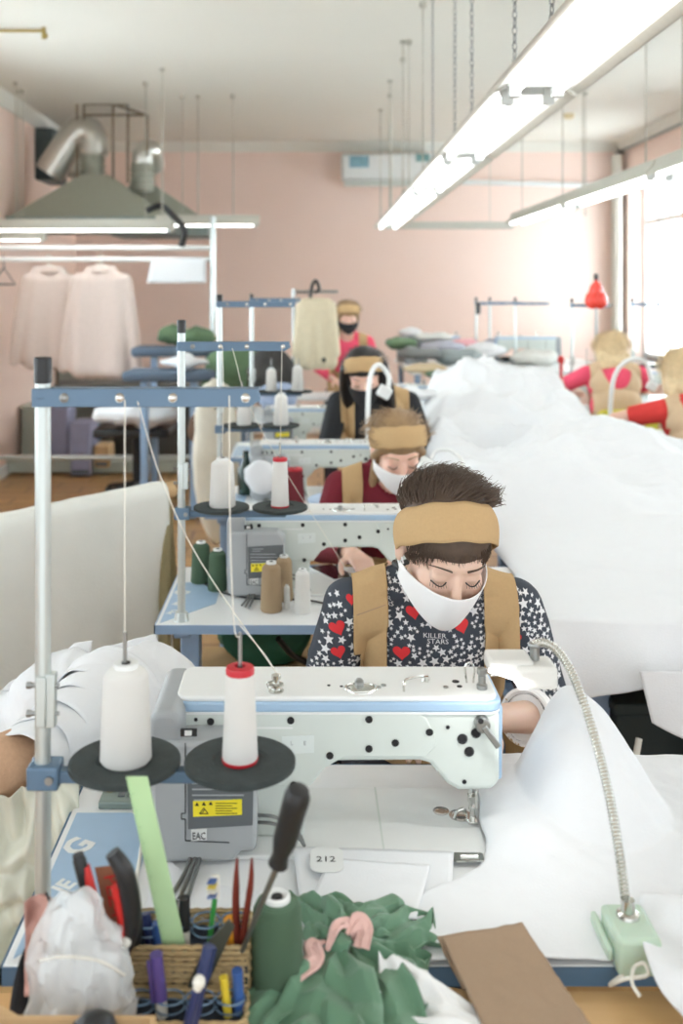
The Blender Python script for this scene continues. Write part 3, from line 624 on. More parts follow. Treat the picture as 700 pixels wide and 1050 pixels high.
for (yy, zz, n) in ((1.117, .846, 4), (1.055, .803, 4)):
    for k in range(n):
        x = ox0+(ox1-ox0)*(k+.5)/n; r = (ox1-ox0)/n/2-.001
        bm = BM()
        for a, b in ((0, 1),):
            torus(bm, (x, yy, zz), r, .0011, seg=24, s2=6, sy=(1.0 if yy > 1.1 else .8))
            torus(bm, (x, yy, zz-.01), r, .0008, seg=24, s2=6, sy=(1.0 if yy > 1.1 else .8))
        obj('cup_rim', bm, M_cup, og)
def pen(p0, p1, r, m, label, cat='pen', capc=None, caplen=.25, name='pen', tip=None):
    p0, p1 = Vector(p0), Vector(p1); d = p1-p0
    t = thing(name, p0, label, cat, 'pens and tools in the organizer')
    bm = BM(); cyl(bm, p0+d*.06, p1, r, r, 14); cyl(bm, p0, p0+d*.07, r*.3, r, 12); obj('barrel', bm, m, t)
    if capc:
        bm = BM(); cyl(bm, p1-d*caplen, p1+d*.02, r*1.2, r*1.1, 14); obj('cap', bm, capc, t)
        M, l = axis_m(p1-d*caplen, p1); bm = BM(); rbox(bm, M @ Matrix.Translation((0, -r*1.5, 0)), (r*.5, r*.4, l*.95)); obj('clip', bm, capc, t)
    return t
M_navyp = mat('navy_plastic', (40, 52, 96), .35); M_bluep = mat('blue_plastic', (60, 96, 160), .35); M_purp = mat('purple_plastic', (92, 76, 140), .35)
M_orange = mat('orange_plastic', (232, 158, 38), .4); M_yelp = mat('yellow_plastic', (226, 200, 60), .4); M_wp = mat('ivory_plastic', (224, 222, 212), .4)
def G(px, py, Y, z=None): return P(px, py, Y)
pen(G(160, 1010, 1.105), G(150, 938, 1.115), .0045, M_wp, 'dark blue capped pen leftmost in the back tier', capc=M_navyp, caplen=.5)
pen(G(170, 1010, 1.10), G(163, 947, 1.105), .006, M_navyp, 'thick navy pen in the back tier next to the green ruler', capc=M_bluep, caplen=.4)
pen(G(182, 1010, 1.12), G(175, 936, 1.13), .003, M_black, 'thin black pen behind the green ruler')
pen(G(190, 1010, 1.11), G(189, 922, 1.11), .0055, M_wp, 'ivory pen with black cap and clip in the back tier', capc=M_black, caplen=.35)
pen(G(239, 1010, 1.105), G(236, 942, 1.10), .007, M_orange, 'thick orange marker in the back tier')
pen(G(168, 1060, 1.055), G(160, 980, 1.05), .0062, M_wp, 'purple capped marker in the front tier', capc=M_purp, caplen=.55)
pen(G(236, 1060, 1.055), G(229, 1002, 1.05), .0045, M_yelp, 'small yellow pencil stub in the front tier', name='pencil', cat='pencil')
pen(G(246, 1060, 1.06), G(243, 995, 1.055), .006, M_bluep, 'light blue marker at the right end of the front tier')
pen(G(190, 1085, 1.01), G(214, 972, 1.03), .006, M_navyp, 'long navy pen leaning in front of the organizer', capc=M_navyp, caplen=.3)
pen(G(182, 1090, .99), G(204, 1006, .99), .0045, M_navyp, 'navy pen with a white button end leaning at the organizer front', capc=None)
bm = BM(); ball(bm, P(204, 1007, .985), .0065, 14); cyl(bm, P(204, 1007, .985), P(202, 1014, .985), .0045); tag(obj('pen_button', bm, M_wp), 'white rounded pen end topping the leaning navy pen', 'pen cap')
# ruler
a, b, c, d = P(129, 797, 1.083), P(151, 797, 1.083), P(180, 965, 1.088), P(157, 968, 1.088)
dn = Vector((.02, .012, -.05)); bm = BM(); vs = [a, b, c+dn*.8, d+dn*.8]
A = [bm.verts.new(v) for v in vs]; B = [bm.verts.new(v+Vector((0, .0025, 0))) for v in vs]
bm.faces.new(A); bm.faces.new(B[::-1]); [bm.faces.new((A[k], B[k], B[(k+1) % 4], A[(k+1) % 4])) for k in range(4)]
ru = thing('ruler', d+dn*.8, 'translucent light green plastic ruler standing in the organizer', 'ruler'); obj('blade', bm, mat('green_clear_plastic', (188, 222, 172), .3, alpha=.9), ru)
bm = BM()
for k in range(60):
    t = k/60; p = a.lerp(d+dn*.8, t); q = b.lerp(c+dn*.8, t); l = .22 if k % 5 == 0 else .12
    cyl(bm, p+Vector((0, -.0004, 0)), p.lerp(q, l)+Vector((0, -.0004, 0)), .00025, seg=4)
obj('graduation', bm, mat('ruler_print', (120, 160, 110), .6), ru)
# big black-handled screwdriver
sd = thing('screwdriver', P(252, 985, 1.08), 'long screwdriver with black ribbed handle leaning over the green spool', 'screwdriver')
p0, p1, p2 = P(285, 886, 1.03), P(306, 812, 1.01), P(248, 975, 1.085)
M, l = axis_m(p0, p1); bm = BM(); lathe(bm, (0, 0, 0), [(.006, -l/2-.004), (.0105, -l/2), (.0085, -l/2+.012), (.0125, -l/2+.03), (.0135, l/2-.014), (.0135, l/2-.004), (.0105, l/2+.003), (.006, l/2+.005)], 24, M)
obj('handle', bm, M_black, sd)
bm = BM(); cyl(bm, p2, p0, .0028, .0034, 12); obj('shaft', bm, M_steel, sd)
# pliers : two curved handles
def plier(pts, m, r): bm = BM(); tube(bm, pts, r, 12, flat=1); return bm
pl = thing('pliers', P(122, 1010, 1.07), 'pliers with red and black grips standing handles up', 'pliers')
L1 = [P(80, 876, 1.06), P(86, 900, 1.06), P(97, 940, 1.07), P(116, 990, 1.07)]; L2 = [P(115, 874, 1.04), P(128, 896, 1.04), P(135, 935, 1.05), P(132, 962, 1.06), P(121, 990, 1.07)]
M_redg = mat('red_grip', (200, 44, 40), .45)
bm = BM(); tube(bm, L1, lambda t: .007 if t > .05 else .006, 12); obj('handle', bm, M_black, pl)
bm = BM(); tube(bm, [p+Vector((.008, -.001, -.012)) for p in L1], lambda t: .006*(1-.4*abs(t-.5)), 12); obj('grip', bm, M_redg, pl)
bm = BM(); tube(bm, L2, lambda t: .0095*(.72+.4*math.sin(PI*min(1, t+.1))), 12); obj('handle', bm, M_black, pl)
bm = BM(); tube(bm, [p+Vector((-.010, .001, -.014)) for p in L2[1:]], lambda t: .005, 12); obj('grip', bm, M_redg, pl)
bm = BM(); cap(bm, P(119, 990, 1.07), P(124, 1030, 1.07), .009, .006); obj('jaw', bm, M_steel, pl)
# tan tag with red writing
tg = thing('card_tag', P(112, 960, 1.075), 'brown card tag with red handwriting between the plier handles', 'tag')
qs = [P(97, 890, 1.076), P(118, 888, 1.076), P(130, 955, 1.076), P(112, 958, 1.076)]
bm = BM(); A = [bm.verts.new(v) for v in qs]; B = [bm.verts.new(v+Vector((0, .0015, 0))) for v in qs]; bm.faces.new(A); bm.faces.new(B[::-1]); [bm.faces.new((A[k], B[k], B[(k+1) % 4], A[(k+1) % 4])) for k in range(4)]
cd = obj('card', bm, mat('brown_card', (150, 100, 74), .8), tg)
text('lettering', 'PEZ-H', .021, Matrix.Translation(P(106, 898, 1.0745)) @ FRONT @ Matrix.Rotation(R(-78), 4, 'Z'), M_redg, cd, align='LEFT')
# hammer-black scissors handle, toothbrush, tweezers, knife, glass-headed pin
tb = thing('toothbrush', P(216, 990, 1.11), 'toothbrush with green and blue bristles standing in the organizer', 'toothbrush')
bm = BM(); tube(bm, [P(212, 1000, 1.11), P(216, 955, 1.11), P(220, 922, 1.11), P(221, 900, 1.11)], .003, 8); obj('handle', bm, mat('green_plastic', (60, 150, 70), .4), tb)
bm = BM(); rbox(bm, Matrix.Translation(P(221, 909, 1.105)), (.009, .004, .026)); obj('head', bm, M_wp, tb, bev=.001)
for k, mm in enumerate((M_bluep, M_yelp, M_wp, M_bluep)):
    bm = BM(); p = P(217, 902+k*5, 1.10)
    for i in range(5): cyl(bm, p+Vector((i*.0018-.002, .002, 0)), p+Vector((i*.002-.004, -.008, .0)), .0009, seg=5)
    obj('bristle', bm, mm, tb)
M_rust = mat('rust_red_metal', (120, 48, 36), .5, .3)
tw = thing('tweezers', P(240, 990, 1.10), 'dark red tweezers with two open prongs in the organizer', 'tweezers')
for x in (243, 258):
    bm = BM(); tube(bm, [P(x, 880, 1.09), P(x-1, 905, 1.09), P(x-6 if x > 250 else x-1, 940, 1.095), P(245, 985, 1.1)], lambda t: .0018+.0035*min(1, t*2.4), 8, flat=.4); obj('prong', bm, M_rust, tw)
kn = thing('table_knife', P(196, 1040, 1.07), 'dark flat blade leaning diagonally across the organizer', 'knife')
bm = BM(); prism(bm, [(X(234, 1.07), Z(948, 1.07)), (X(240, 1.07), Z(956, 1.07)), (X(226, 1.07), Z(985, 1.07)), (X(200, 1.07), Z(1042, 1.07)), (X(188, 1.07), Z(1044, 1.07)), (X(192, 1.07), Z(1015, 1.07)), (X(212, 1.07), Z(972, 1.07))], 1.078, 1.0815)
obj('blade', bm, mat('dark_olive_metal', (70, 74, 66), .4, .3), kn, bev=.0008)
pn = thing('ball_headed_awl', P(128, 1000, 1.05), 'awl with a round white head beside the wrapped bag', 'awl')
bm = BM(); ball(bm, P(128.5, 966, 1.05), .0062); obj('head', bm, M_wp, pn)
bm = BM(); cyl(bm, P(128.5, 970, 1.05), P(131, 1020, 1.055), .0022, .0012); obj('shaft', bm, M_steel, pn)
bm = BM(); cap(bm, P(139, 945, 1.09), P(137, 962, 1.09), .008, .009); tag(obj('rubber_stopper', bm, M_black), 'small black stopper at the left corner of the organizer', 'stopper')

# crumpled clear plastic bag, pink cloth, box, black pouch
M_bag = mat('crumpled_polythene', (226, 230, 230), .25, alpha=.52, bump=.9, bscale=60, spec=.7)
def crumple(bm, amp, s, seed=0):
    for v in bm.verts:
        n = noise.noise_vector(v.co*s+Vector((seed, 0, 0))); m = noise.noise_vector(v.co*s*2.7+Vector((0, seed, 3)))
        v.co += n*amp+m*amp*.5
bgp = thing('plastic_bag', P(80, 1050, 1.03), 'crumpled translucent plastic bag in front of the pink cloth', 'bag')
bm = BM(); prof = []
c0 = P(83, 1060, 1.02)
for k, (py, hw) in enumerate(((915, 14), (930, 26), (955, 38), (985, 50), (1015, 56), (1045, 54), (1068, 44))):
    prof.append((py, hw))
rows = []
for py, hw in prof:
    cx_ = 72+(py-915)*.06+(6 if py < 950 else 4); w = hw*1.03/F
    rows.append([bm.verts.new(P(cx_, py, 1.03)+Vector((w*math.cos(a), w*.42*math.sin(a), 0))) for a in [2*PI*i/36 for i in range(36)]])
for a, b in zip(rows, rows[1:]):
    for k in range(36): bm.faces.new((a[k], a[(k+1) % 36], b[(k+1) % 36], b[k]))
bm.faces.new(rows[0]); bm.faces.new(rows[-1][::-1])
bmesh.ops.subdivide_edges(bm, edges=bm.edges[:], cuts=2, use_grid_fill=True); crumple(bm, .011, 38, 3); obj('bag_film', bm, M_bag, bgp, ang=28)
bm = BM(); ball(bm, P(82, 1010, 1.035), (.042, .014, .05), 30); ball(bm, P(76, 960, 1.035), (.026, .01, .036), 24); crumple(bm, .008, 30, 9); obj('padding', bm, M_cloth, bgp)
bm = BM(); tube(bm, [P(40, 985, 1.008), P(65, 981, 1.0), P(100, 985, 1.0), P(128, 1000, 1.02)], .0014, 6); obj('tie', bm, M_wp, bgp)
bm = BM()
def pinkf(u, v):
    a = u*1.0; px = 26+a*62+v*4*math.sin(a*9); py = 917+24*(a-.25)**2*6*(1-v)+v*(105-30*a)
    return P(px, py, 1.075+.012*math.sin(a*8+v*3)+.006*fn(a*6, v*6))
grid(bm, pinkf, 30, 24); tag(obj('pink_cloth', bm, M_dusty, solid=.003), 'dusty pink folded cloth behind the plastic bag', 'cloth')
bm = BM(); tube(bm, [P(47, 915, 1.055), P(52, 928, 1.052), P(54, 945, 1.055)], .0016, 8); tag(obj('hair_pin', bm, M_black), 'thin black pin stuck over the pink cloth', 'pin')
bm = BM(); rows = [(10, 1085), (12, 1040), (18, 1000), (26, 968), (33, 985), (38, 1040), (40, 1085)]
prism(bm, [(X(a, 1.12), Z(b, 1.12)) for a, b in rows], 1.095, 1.14); tag(obj('black_pouch', bm, mat('black_cloth', (28, 30, 34), .9, bump=.4, bscale=90), bev=.006), 'black pouch standing at the left of the pink cloth', 'pouch')
cb = thing('cardboard_box', (X(75, .97), .93, DZ), 'open cardboard box at the bottom left corner', 'box')
x0, x1 = X(-40, .97), X(160, .97); zt_ = Z(1041, .97)
for nm, a, b in (('side_panel', (x0, .965, DZ), (x1, .97, zt_)), ('side_panel', (x0, .80, DZ), (x1, .805, zt_)), ('side_panel', (x0, .805, DZ), (x0+.005, .965, zt_)), ('side_panel', (x1-.005, .805, DZ), (x1, .965, zt_)), ('base', (x0, .8, DZ), (x1, .97, DZ+.004))):
    bm = BM(); box(bm, a, b); obj(nm, bm, M_card, cb)
bm = BM(); vs = [P(-45, 1010, 1.0), P(0, 1030, .985), P(24, 1044, .972), P(-45, 1044, .972)]; A = [bm.verts.new(v) for v in vs]; B = [bm.verts.new(v+Vector((0, 0, -.004))) for v in vs]; bm.faces.new(A); bm.faces.new(B[::-1]); [bm.faces.new((A[k], B[k], B[(k+1) % 4], A[(k+1) % 4])) for k in range(4)]; obj('flap', bm, M_card, cb)
bm = BM(); tube(bm, [P(97, 1090, .95), P(96, 1062, .955), P(95, 1046, .957), P(94, 1036, .96)], lambda t: .024*(1-t**3*.72), 18); tag(obj('screwdriver', bm, M_black), 'black rounded tool grip poking out of the cardboard box', 'screwdriver')

# green spool in front
ys = 1.105
t = thing('thread_spool', (X(284, ys), ys, DZ), 'large dark green thread cone with white core in the foreground', 'thread cone')
bm = BM(); r = 26.5*ys/F; h = Z(932, ys)-DZ
lathe(bm, (X(284, ys), ys, DZ), [(r*.92, 0), (r, .005), (r*1.0, h*.8), (r*.93, h), (r*.80, h+.008), (r*.5, h+.011), (r*.45, h+.008)], 36); obj('thread', bm, M_gthr, t, ang=50)
bm = BM(); lathe(bm, (X(284, ys), ys, DZ+h), [(r*.52, .004), (r*.52, .015), (r*.42, .017), (r*.24, .013), (r*.22, .006)], 28); obj('core', bm, M_white, t)
bm = BM(); cyl(bm, (X(284, ys), ys, DZ+h+.01), (X(284, ys), ys, DZ+h+.0145), r*.22, seg=16); ball(bm, (X(286, ys), ys-.003, DZ+h+.0145), (.004, .003, .002), 10); obj('bore', bm, M_black, t)

# ------- green satin bundle: folded strips radiating from a tied knot
def TT(px, py, z): Y = F*(CH-z)/(py-CY); return Vector((X(px, Y), Y, z))
gb = thing('fabric_bundle', TT(345, 990, .77), 'tied bundle of crumpled sage green satin strips beside the green spool', 'fabric')
def tri(t): t = t % 1; return 4*abs(t-.5)-1
def strip(path, w0, w1, seed, m=M_green, parent=gb, name='strip', amp=.005, tw=.35, n=44, mm=16, tip=0, up=Vector((0, -.25, 1)), fold=1.6):
    pts = spline(path, max(4, n//(len(path)-1))); N = len(pts)-1; bm = BM()
    def f(u, v):
        i = min(N, int(u*N+.001)); p = pts[i]; t = (pts[min(i+1, N)]-pts[max(0, i-1)]).normalized()
        sd = t.cross(up.normalized()).normalized(); nn = sd.cross(t).normalized()
        a = tw*math.sin(u*3+seed); sd2 = sd*math.cos(a)+nn*math.sin(a); nn2 = nn*math.cos(a)-sd*math.sin(a)
        w = (w0+(w1-w0)*u)*min(1, .35+u*2.2)
        if tip and u > .8: w *= max(.03, (1-u)*5)
        s = (v-.5)*w
        cr = tri(v*fold+seed*.37+u*.5)*amp*min(1, .4+u*2) + amp*.9*tri(u*2.3+seed+.6*fn(v*2+seed, u))
        return p+sd2*s*(1-.0)+nn2*(cr+amp*.8*fn(u*4+seed, v*2, seed))
    grid(bm, f, N, mm)
    for v in bm.verts: v.co.z = max(v.co.z, (.7635 if v.co.y > 1.165 else .741)+.0006*(seed % 3))
    return obj(name, bm, m, parent, solid=.0012, ang=24)
strip([TT(348, 962, .80), TT(332, 940, .795), TT(318, 926, .785), TT(306, 918, .775)], .055, .035, 1)
strip([TT(350, 958, .80), TT(362, 938, .79), TT(350, 926, .785), TT(328, 922, .775)], .05, .035, 2.2, tip=1)
strip([TT(356, 960, .80), TT(382, 946, .79), TT(400, 938, .78), TT(420, 936, .77)], .045, .055, 3.1)
strip([TT(360, 962, .795), TT(395, 958, .785), TT(422, 948, .775), TT(444, 934, .775)], .045, .05, 4.4, tip=1)
strip([TT(362, 968, .79), TT(400, 968, .78), TT(430, 960, .775), TT(450, 962, .77)], .03, .045, 5.2)
strip([TT(330, 965, .80), TT(322, 952, .79), TT(330, 944, .785), TT(345, 948, .78)], .04, .035, 6.1)
strip([TT(372, 970, .79), TT(405, 975, .78), TT(425, 985, .775), TT(440, 984, .77)], .03, .03, 6.7, tip=1)
strip([TT(345, 975, .80), TT(318, 1000, .80), TT(285, 1022, .79), TT(225, 1066, .775)], .045, .062, 7.3, n=52)
strip([TT(348, 975, .805), TT(330, 1010, .80), TT(312, 1038, .795), TT(292, 1075, .79)], .05, .08, 8.1, n=52)
strip([TT(352, 975, .81), TT(356, 1005, .805), TT(356, 1040, .80), TT(350, 1080, .79)], .05, .09, 9.4, n=52)
strip([TT(360, 972, .80), TT(388, 1000, .80), TT(402, 1035, .795), TT(405, 1080, .79)], .045, .085, 10.7, n=52)
strip([TT(366, 968, .795), TT(395, 985, .79), TT(420, 1005, .785), TT(434, 1040, .78)], .04, .05, 11.7, n=52, tip=1)
strip([TT(335, 975, .81), TT(342, 955, .825), TT(354, 946, .825), TT(368, 958, .81)], .014, .018, 1.2, M_pinkf, name='pink_tie', amp=.0015, mm=6)
strip([TT(356, 958, .82), TT(368, 944, .825), TT(374, 956, .82), TT(370, 972, .81)], .02, .02, 2.2, M_pinkf, name='pink_tie', amp=.0015, mm=6)
strip([TT(334, 966, .81), TT(320, 968, .815), TT(322, 984, .81), TT(300, 998, .805)], .018, .024, 4.2, M_pinkf, name='pink_tie', amp=.0015, mm=6)
bm = BM(); ball(bm, TT(348, 968, .81), (.015, .012, .011), 16); crumple(bm, .004, 80, 2); obj('knot', bm, M_green, gb)

# ------- brown twill strip on the table edge
def quadcloth(name, pts, m, label, cat, n=26, amp=.002, s=30, solid=.002, seed=0, alphaf=None, group=None):
    a, b, c, d = [Vector(p) for p in pts]; bm = BM()
    def f(u, v):
        p = a.lerp(b, u).lerp(d.lerp(c, u), v)
        return p+Vector((0, 0, amp*(fn(p.x, p.y, seed, s)+.6*ridge(p.x, p.y, seed+3, s*1.7))))
    grid(bm, f, n, n); return tag(obj(name, bm, m, solid=solid, sharp=False), label, cat, group)
quadcloth('brown_fabric', [P(452, 961, 1.170), P(535, 948, 1.190), P(612, 1062, 1.03), P(505, 1075, 1.02)], M_brown, 'flat brown twill strip hanging over the table edge', 'fabric', amp=.0022, seed=4)
quadcloth('brown_fabric', [P(448, 962, 1.178), P(478, 957, 1.188), P(500, 1012, 1.11), P(474, 1016, 1.11)], M_brown, 'small brown twill offcut left of the larger brown strip', 'fabric', n=12, seed=9)
# gauze in front of it
bm = BM()
def gz(u, v):
    a = P(395+u*60, 980+u*8, 1.10-.01*u).lerp(P(585-20*u, 1062, 1.0), u*.0)
    px = 392+v*150*u+v*30; px = 388+u*(200*(.35+.65*v))+0; py = 979+u*30*(1-v)+v*95+u*18
    Y = 1.115-.085*v; return P(px, py, Y)+Vector((0, -.004, .012*fn(u*3, v*3, 2)+.007*ridge(u*5, v*4, 7)+.012*math.sin(u*PI)))
grid(bm, gz, 50, 36); tag(obj('gauze_cloth', bm, mat('white_gauze', (240, 242, 242), .95, alpha=.9, bump=.4, bscale=200), solid=.001, sharp=False), 'crumpled sheer white gauze across the brown strip at the bottom', 'cloth')

# ------- white cut pieces on the machine table
quadcloth('white_fabric_piece', [(X(300, 1.38), 1.40, TZ+.010), (X(468, 1.36), 1.385, TZ+.010), (X(462, 1.2), 1.215, TZ+.006), (X(312, 1.2), 1.21, TZ+.006)], M_cloth, 'large flat white fabric piece between motor and needle', 'fabric', amp=.0015, s=14, group='white cut pieces')
quadcloth('white_fabric_piece', [(X(338, 1.33), 1.36, TZ+.016), (X(443, 1.32), 1.345, TZ+.016), (X(428, 1.22), 1.235, TZ+.012), (X(316, 1.24), 1.26, TZ+.012)], M_cloth, 'smaller white piece lying askew on top of the large flat white one', 'fabric', amp=.0015, s=14, seed=5)
cdm = thing('paper_card', (X(332, 1.37), 1.36, TZ+.02), 'small rounded white paper with handwritten number beside the machine pillar', 'paper')
yp = 1.355; bm = BM(); prism(bm, rr(X(318, yp), X(352, yp), yp-.03, yp+.03, .014), TZ+.018, TZ+.0188, 'z'); cdp = obj('sheet', bm, M_white, cdm)
text('lettering', '212', .018, Matrix.Translation((X(334, yp), yp-.006, TZ+.0192)), M_ink, cdp, depth=.0001)
bm = BM(); sp = [(X(170, 1.37), 1.385), (X(200, 1.33), 1.33), (X(262, 1.3), 1.31), (X(300, 1.3), 1.27), (X(296, 1.2), 1.20), (X(180, 1.2), 1.2), (X(140, 1.25), 1.25)]
prism(bm, sp, TZ+.001, TZ+.004, 'z'); tag(obj('white_fabric_piece', bm, M_cloth, bev=.001), 'white fabric scrap on the table behind the pens, under the motor', 'fabric')
# curved white shape cloth panel left (cable cover)
bm = BM(); tube(bm, [Vector((X(163, 1.5), 1.52, TZ+.004)), Vector((X(150, 1.46), 1.45, TZ+.004)), Vector((X(143, 1.38), 1.38, TZ+.004)), Vector((X(140, 1.3), 1.28, TZ+.004)), Vector((X(150, 1.2), 1.2, TZ+.004))], .0028, 8)
tag(obj('cable', bm, M_wp), 'white cable curving over the blue panel of the nearest table', 'cable')

# ------- big white cloth being sewn, right part of the nearest table
def H1(x, y):
    b = lambda cx, cy, sx, sy, h: h*math.exp(-((x-cx)/sx)**2-((y-cy)/sy)**2)
    z = TZ+.008
    bx = X(590, 1.6)
    dx = (x-bx)/(.094+.02*max(0, 1.62-y)/.1); dy_ = (y-1.595)/(.066 if y > 1.595 else .24); q = dx*dx+dy_*dy_
    if q < 1: z += .14*(1-q)**1.25*(1+.06*math.sin(x*60+y*25))
    z += b(.36, 1.50, .06, .09, .03)+b(.33, 1.38, .05, .05, .014)+b(.56, 1.40, .12, .1, .02)
    fr = .15+.85*sm_(1.22, 1.34, y)
    z += fr*(.012*max(0, ridge(x*1.0+y*.8, y, 1, 5))+.004*fbm(x, y, 3, 12))
    z += .010*max(0, ridge(x+.5*y, y*.3, 8, 7))*math.exp(-((x-.36)/.1)**2)
    q = ((x-X(643, 1.2))/.06)**2+((y-1.195)/.07)**2
    if q < 1: z = TZ+.006+(z-TZ-.006)*q
    return z
def left_edge(y): return .262-.145*sm_(1.43, 1.22, y)+.006*math.sin(y*38)
def sm_(a, b, t): t = max(0, min(1, (t-a)/(b-a))); return t*t*(3-2*t)
bm = BM()
def cf(u, v):
    y = 1.1665+v*.497; l = left_edge(y); x = l+u*(.86-l)
    return Vector((x, y, H1(x, y)-.006*max(0, 1-u*60)))
grid(bm, cf, 150, 110)
tag(obj('white_coverall_cloth', bm, M_cloth, solid=.0012, sharp=False), 'large white nonwoven cloth being sewn, spread over the right of the nearest table', 'cloth')
# cloth at lower right corner, hanging over the lamp base
bm = BM()
def cr(u, v):
    x = X(683, 1.15)+u*.25+.03*(v-.6)*(v > .6)-.03*math.sin(v*PI)*(1-u); y = 1.24-v*.26; z = TZ+.03+.045*math.sin(PI*min(1, v*1.2))*u+.02*u-.02*v*(1-u)
    return Vector((x, y, z+.014*ridge(u*2, v*2, 4, 1.4)+.006*fn(u*6, v*6, 2)))
grid(bm, cr, 40, 40); tag(obj('white_cloth', bm, M_cloth, solid=.0015, sharp=False), 'white cloth edge drooping at the bottom right corner beside the lamp base', 'cloth')

# ------- gooseneck lamp
M_lampg = mat('pale_green_plastic', (184, 206, 188), .3, var=.03, sss=.2); M_clear = mat('frosted_plastic', (226, 226, 222), .25, alpha=.8)
gl = thing('gooseneck_lamp', P(640, 985, 1.19), 'chrome gooseneck work lamp clamped on a pale green base at the nearest table', 'lamp')
bxx = X(643, 1.2); bm = BM(); box(bm, (bxx-.026, 1.152, TZ-.004), (bxx+.026, 1.225, TZ+.040)); obj('clamp_base', bm, M_lampg, gl, bev=.006)
bm = BM(); box(bm, (bxx-.034, 1.165, TZ+.006), (bxx-.026, 1.24, TZ+.022)); obj('side_lug', bm, M_lampg, gl, bev=.004)
bm = BM(); lathe(bm, (bxx, 1.198, TZ+.040), [(.014, 0), (.013, .004), (.0085, .006), (.008, .02)], 24); obj('collar', bm, M_chrome, gl)
path = [(bxx, 1.198, TZ+.04), P(642, 930, 1.205), P(634, 870, 1.225), P(622, 805, 1.26), P(604, 738, 1.30), P(586, 690, 1.33), P(572, 668, 1.35), P(558, 659, 1.36), P(546, 661, 1.365)]
pts = spline(path, 10); bm = BM(); tube(bm, pts, .0052, 12, smooth=False)
L = 0; acc = 0
for a, b in zip(pts, pts[1:]):
    l = (b-a).length; k = 0
    while acc < l:
        p = a.lerp(b, acc/l); M = (b-a).to_track_quat('Z', 'Y').to_matrix().to_4x4(); torus(bm, p, .0054, .0012, M, seg=14, s2=6); acc += .0042
    acc -= l
obj('gooseneck', bm, mat('flexible_steel', (188, 188, 180), .25, .85), gl)
lh = P(550, 689, 1.36); bm = BM(); cyl(bm, P(548, 661, 1.365), P(548, 676, 1.365), .0065); torus(bm, P(548, 661, 1.365), .006, .0035, seg=14); obj('swivel', bm, M_steel, gl)
a0 = P(530, 675, 1.36); bm = BM(); box(bm, (X(528, 1.35), 1.335, Z(704, 1.35)), (X(570, 1.35), 1.385, Z(681, 1.35))); obj('lamp_head', bm, M_clear, gl, bev=.006)
bm = BM(); box(bm, (X(500, 1.36), 1.345, Z(690, 1.36)), (X(545, 1.36), 1.395, Z(674, 1.36))); obj('lamp_shade', bm, M_clear, gl, bev=.005)
bm = BM(); cyl(bm, P(501, 687, 1.338), P(528, 696, 1.338), .0024); obj('lit_tube', bm, mat('led', (255, 255, 255), .4, emit=(1, 1, 1), es=6), gl)
bm = BM(); tube(bm, [P(649, 990, 1.165), P(640, 998, 1.155), P(625, 1010, 1.15), P(640, 1004, 1.13), P(663, 1000, 1.13), P(660, 988, 1.14), P(650, 992, 1.14), P(648, 1008, 1.12), P(656, 1022, 1.11)], .0022, 8); obj('power_cord', bm, M_wp, gl)
# ---------------------------------------------------------------- people
def hand(bm, w, d, n, side, s=1.0, curl=.5):
    """palm and five bent fingers; w wrist, d pointing direction, n back-of-hand normal, side +1 thumb on +t side"""
    d = Vector(d).normalized(); n = Vector(n); n = (n-d*n.dot(d)).normalized(); t = d.cross(n)*side
    w = Vector(w); cap(bm, w-d*.02*s, w+d*.02*s, .023*s, .024*s, 10)
    for k, (off, ln) in enumerate(((.026, .068), (.009, .076), (-.009, .07), (-.026, .055))):
        b0 = w+d*.015*s+t*off*.6*s; b1 = w+d*.085*s+t*off*s; cap(bm, b0, b1, .015*s, .0115*s, 10)
        p = b1; a = 0; r = .0095*s
        for j, fr in enumerate((.45, .32, .23)):
            a += curl*(.5+.25*j); q = p+(d*math.cos(a)-n*math.sin(a)+t*off*1.2)*ln*fr*s
            cap(bm, p, q, r, r*.88, 8); p = q; r *= .88
    b0 = w+d*.025*s+t*.02*s; p1 = b0+(d*.6+t*.75-n*.25).normalized()*.042*s; p2 = p1+(d*.85+t*.35-n*.3).normalized()*.03*s; p3 = p2+(d*.95+t*.05-n*.3).normalized()*.024*s
    cap(bm, b0, p1, .014*s, .012*s, 8); cap(bm, p1, p2, .0115*s, .0105*s, 8); cap(bm, p2, p3, .0105*s, .009*s, 8)
def head_mat(c, f, pitch, yaw, roll):
    return Matrix.Translation(c) @ Matrix.Rotation((0 if f < 0 else PI)+R(yaw), 4, 'Z') @ Matrix.Rotation(R(pitch), 4, 'X') @ Matrix.Rotation(R(roll), 4, 'Y')
def head(bm, H):
    def B(c, r, sg=24): ball(bm, c, r, sg, H)
    def K_(a, b, ra, rb): cap(bm, H @ Vector(a), H @ Vector(b), ra, rb, 12)
    B((0, .012, .03), (.074, .09, .082), 32); B((0, -.018, -.022), (.061, .068, .088), 32); B((0, -.034, -.075), (.04, .042, .035))
    for s in (-1, 1):
        B((s*.034, -.052, -.028), (.028, .03, .03)); B((s*.031, -.072, .004), (.0145, .0135, .0115)); B((s*.078, .012, -.005), (.008, .019, .031))
        B((s*.045, -.02, -.055), (.02, .035, .03)); B((s*.011, -.098, -.038), (.008, .009, .007))
    K_((-.034, -.072, .022), (.034, -.072, .022), .013, .013); K_((0, -.082, .008), (0, -.103, -.032), .008, .011)
    B((0, -.087, -.063), (.022, .01, .006)); B((0, -.085, -.072), (.019, .01, .006))
